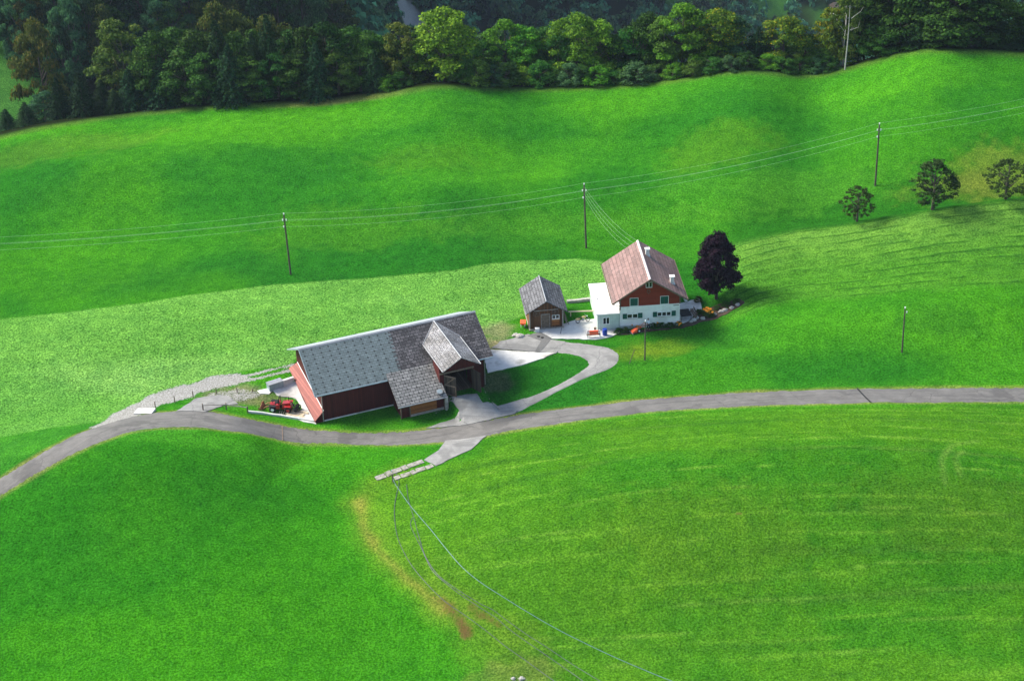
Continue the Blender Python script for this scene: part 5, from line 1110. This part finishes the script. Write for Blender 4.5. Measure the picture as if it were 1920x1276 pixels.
# ------------------------------------------------------------------ mower and person
mo=empty('motor_mower',at(1196,622)+np.array([0,0,.05]),R(22),'orange red walk-behind motor mower on the lawn edge','mower')
MB().hexa([(-.95,-.36,.12),(-.25,-.32,.12),(-.25,.32,.12),(-.95,.36,.12)],[(-.9,-.3,.28),(-.1,-.22,.62),(-.1,.22,.62),(-.9,.3,.28)]).build('hood',M['orange_paint'],mo)
MB().blob((.05,0,.5),(.3,.2,.22),2,.1).build('engine',M['rust'],mo)
for s in (-.32,.32):
    e=empty('wheel',(.05,s,.25)); e.parent=mo; MB().torus((0,0,0),(0,1,0),.19,.07,16,6).build('tyre',M['black'],e); MB().tube([(0,-.04,0),(0,.04,0)],.13,10).build('rim',M['white_trim'],e)
MB().tube([(.1,-.15,.5),(.75,-.22,.85),(1.15,-.26,1.0)],.03,6).tube([(.1,.15,.5),(.75,.22,.85),(1.15,.26,1.0)],.03,6).build('handlebar',M['orange_paint'],mo)
MB().box(-1.05,-.95,-.6,.6,.05,.12).build('cutter_bar',M['steel'],mo)
def skin(name,verts,edges,rad,mat,parent,sub=2,root=0):
    me=bpy.data.meshes.new(name); me.from_pydata(verts,edges,[]); o=bpy.data.objects.new(name,me); C.objects.link(o); o.parent=parent
    md=o.modifiers.new('skin','SKIN'); md.use_smooth_shade=True
    if not me.skin_vertices: 
        bpy.context.view_layer.objects.active=o; bpy.ops.mesh.customdata_skin_add()
    for i,(r1) in enumerate(rad): me.skin_vertices[0].data[i].radius=(r1 if isinstance(r1,tuple) else (r1,r1)); me.skin_vertices[0].data[i].use_root=(i==root)
    s=o.modifiers.new('sub','SUBSURF'); s.levels=sub; s.render_levels=sub; me.materials.append(mat); return o
pb=at(1215.5,618)+np.array([0,0,.04]); per=empty('person',pb,R(28),'person in pale shirt and dark trousers steering the mower','person')
# faces -x (towards the mower), hands forward at 1.0 m
V_=[(0,0,.93),(.02,0,1.12),(.0,0,1.35),(-.03,0,1.47),(-.05,0,1.56),(-.07,0,1.66),
 (.02,.17,1.40),(-.05,.25,1.15),(-.28,.26,1.03),(.02,-.17,1.40),(-.05,-.25,1.15),(-.28,-.26,1.03),
 (.0,.10,.86),(-.08,.12,.48),(-.02,.13,.09),(-.16,.14,.04),(.0,-.10,.86),(.10,-.12,.48),(.20,-.13,.10),(.07,-.14,.04),(-.36,.26,1.02),(-.36,-.26,1.02)]
E_=[(0,1),(1,2),(2,3),(3,4),(4,5),(2,6),(6,7),(7,8),(2,9),(9,10),(10,11),(0,12),(12,13),(13,14),(14,15),(0,16),(16,17),(17,18),(18,19),(8,20),(11,21)]
Rd=[.13,.12,.14,.06,.085,.09,.065,.045,.034,.065,.045,.034,.09,.06,.045,.04,.09,.06,.045,.04,.036,.036]
for sd,root in ((1,20),(-1,21)):
    for k,(dy,ln) in enumerate(((-.035,.072),(-.012,.085),(.012,.08),(.033,.065))):
        i=len(V_); V_+=[(-.40,sd*.26+dy,1.03),(-.40-ln*.6,sd*.26+dy,1.02),(-.40-ln*.7,sd*.26+dy,.985)]; E_+=[(root,i),(i,i+1),(i+1,i+2)]; Rd+=[.010,.009,.008]
    i=len(V_); V_+=[(-.37,sd*.215,1.01),(-.41,sd*.20,.99)]; E_+=[(root,i),(i,i+1)]; Rd+=[.012,.010]
bo=skin('body',V_,E_,Rd,M['skin'],per)
skin('shirt',[(0,0,.95),(.02,0,1.12),(.0,0,1.36),(-.03,0,1.46),(.02,.17,1.40),(-.05,.25,1.16),(-.2,.257,1.07),(.02,-.17,1.40),(-.05,-.25,1.16),(-.2,-.257,1.07)],[(0,1),(1,2),(2,3),(2,4),(4,5),(5,6),(2,7),(7,8),(8,9)],[.155,.145,.165,.08,.085,.066,.055,.085,.066,.055],M['shirt'],bo)
skin('trousers',[(0,0,.95),(.0,.10,.86),(-.08,.12,.48),(-.02,.13,.10),(.0,-.10,.86),(.10,-.12,.48),(.20,-.13,.11)],[(0,1),(1,2),(2,3),(0,4),(4,5),(5,6)],[.15,.115,.085,.07,.115,.085,.07],M['trousers'],bo)
MB().blob((-.03,0,1.71),(.105,.095,.08),3,.05).build('hair',M['hair'],bo,True)
MB().blob((-.165,0,1.64),(.02,.014,.02),3,.02).build('nose',M['skin'],bo,True)
# ------------------------------------------------------------------ haze
hm,t,bs=newmat('haze'); t.nodes.remove(bs); vol=N(t,'ShaderNodeVolumePrincipled'); vol.inputs['Color'].default_value=(.62,.80,1.0,1); vol.inputs['Density'].default_value=.00005; vol.inputs['Anisotropy'].default_value=.2
out=[n for n in t.nodes if n.type=='OUTPUT_MATERIAL'][0]; t.links.new(vol.outputs[0],out.inputs['Volume'])
hz_=MB().box(-1320,1320,-320,2320,float(Z.min())-1,max(float(Z.max())+30,CAMZ+3)).build('haze',hm); tag(hz_,kind='stuff')
print('OBJ',len(bpy.data.objects),'mids',mids,'Z',Z.min(),Z.max())
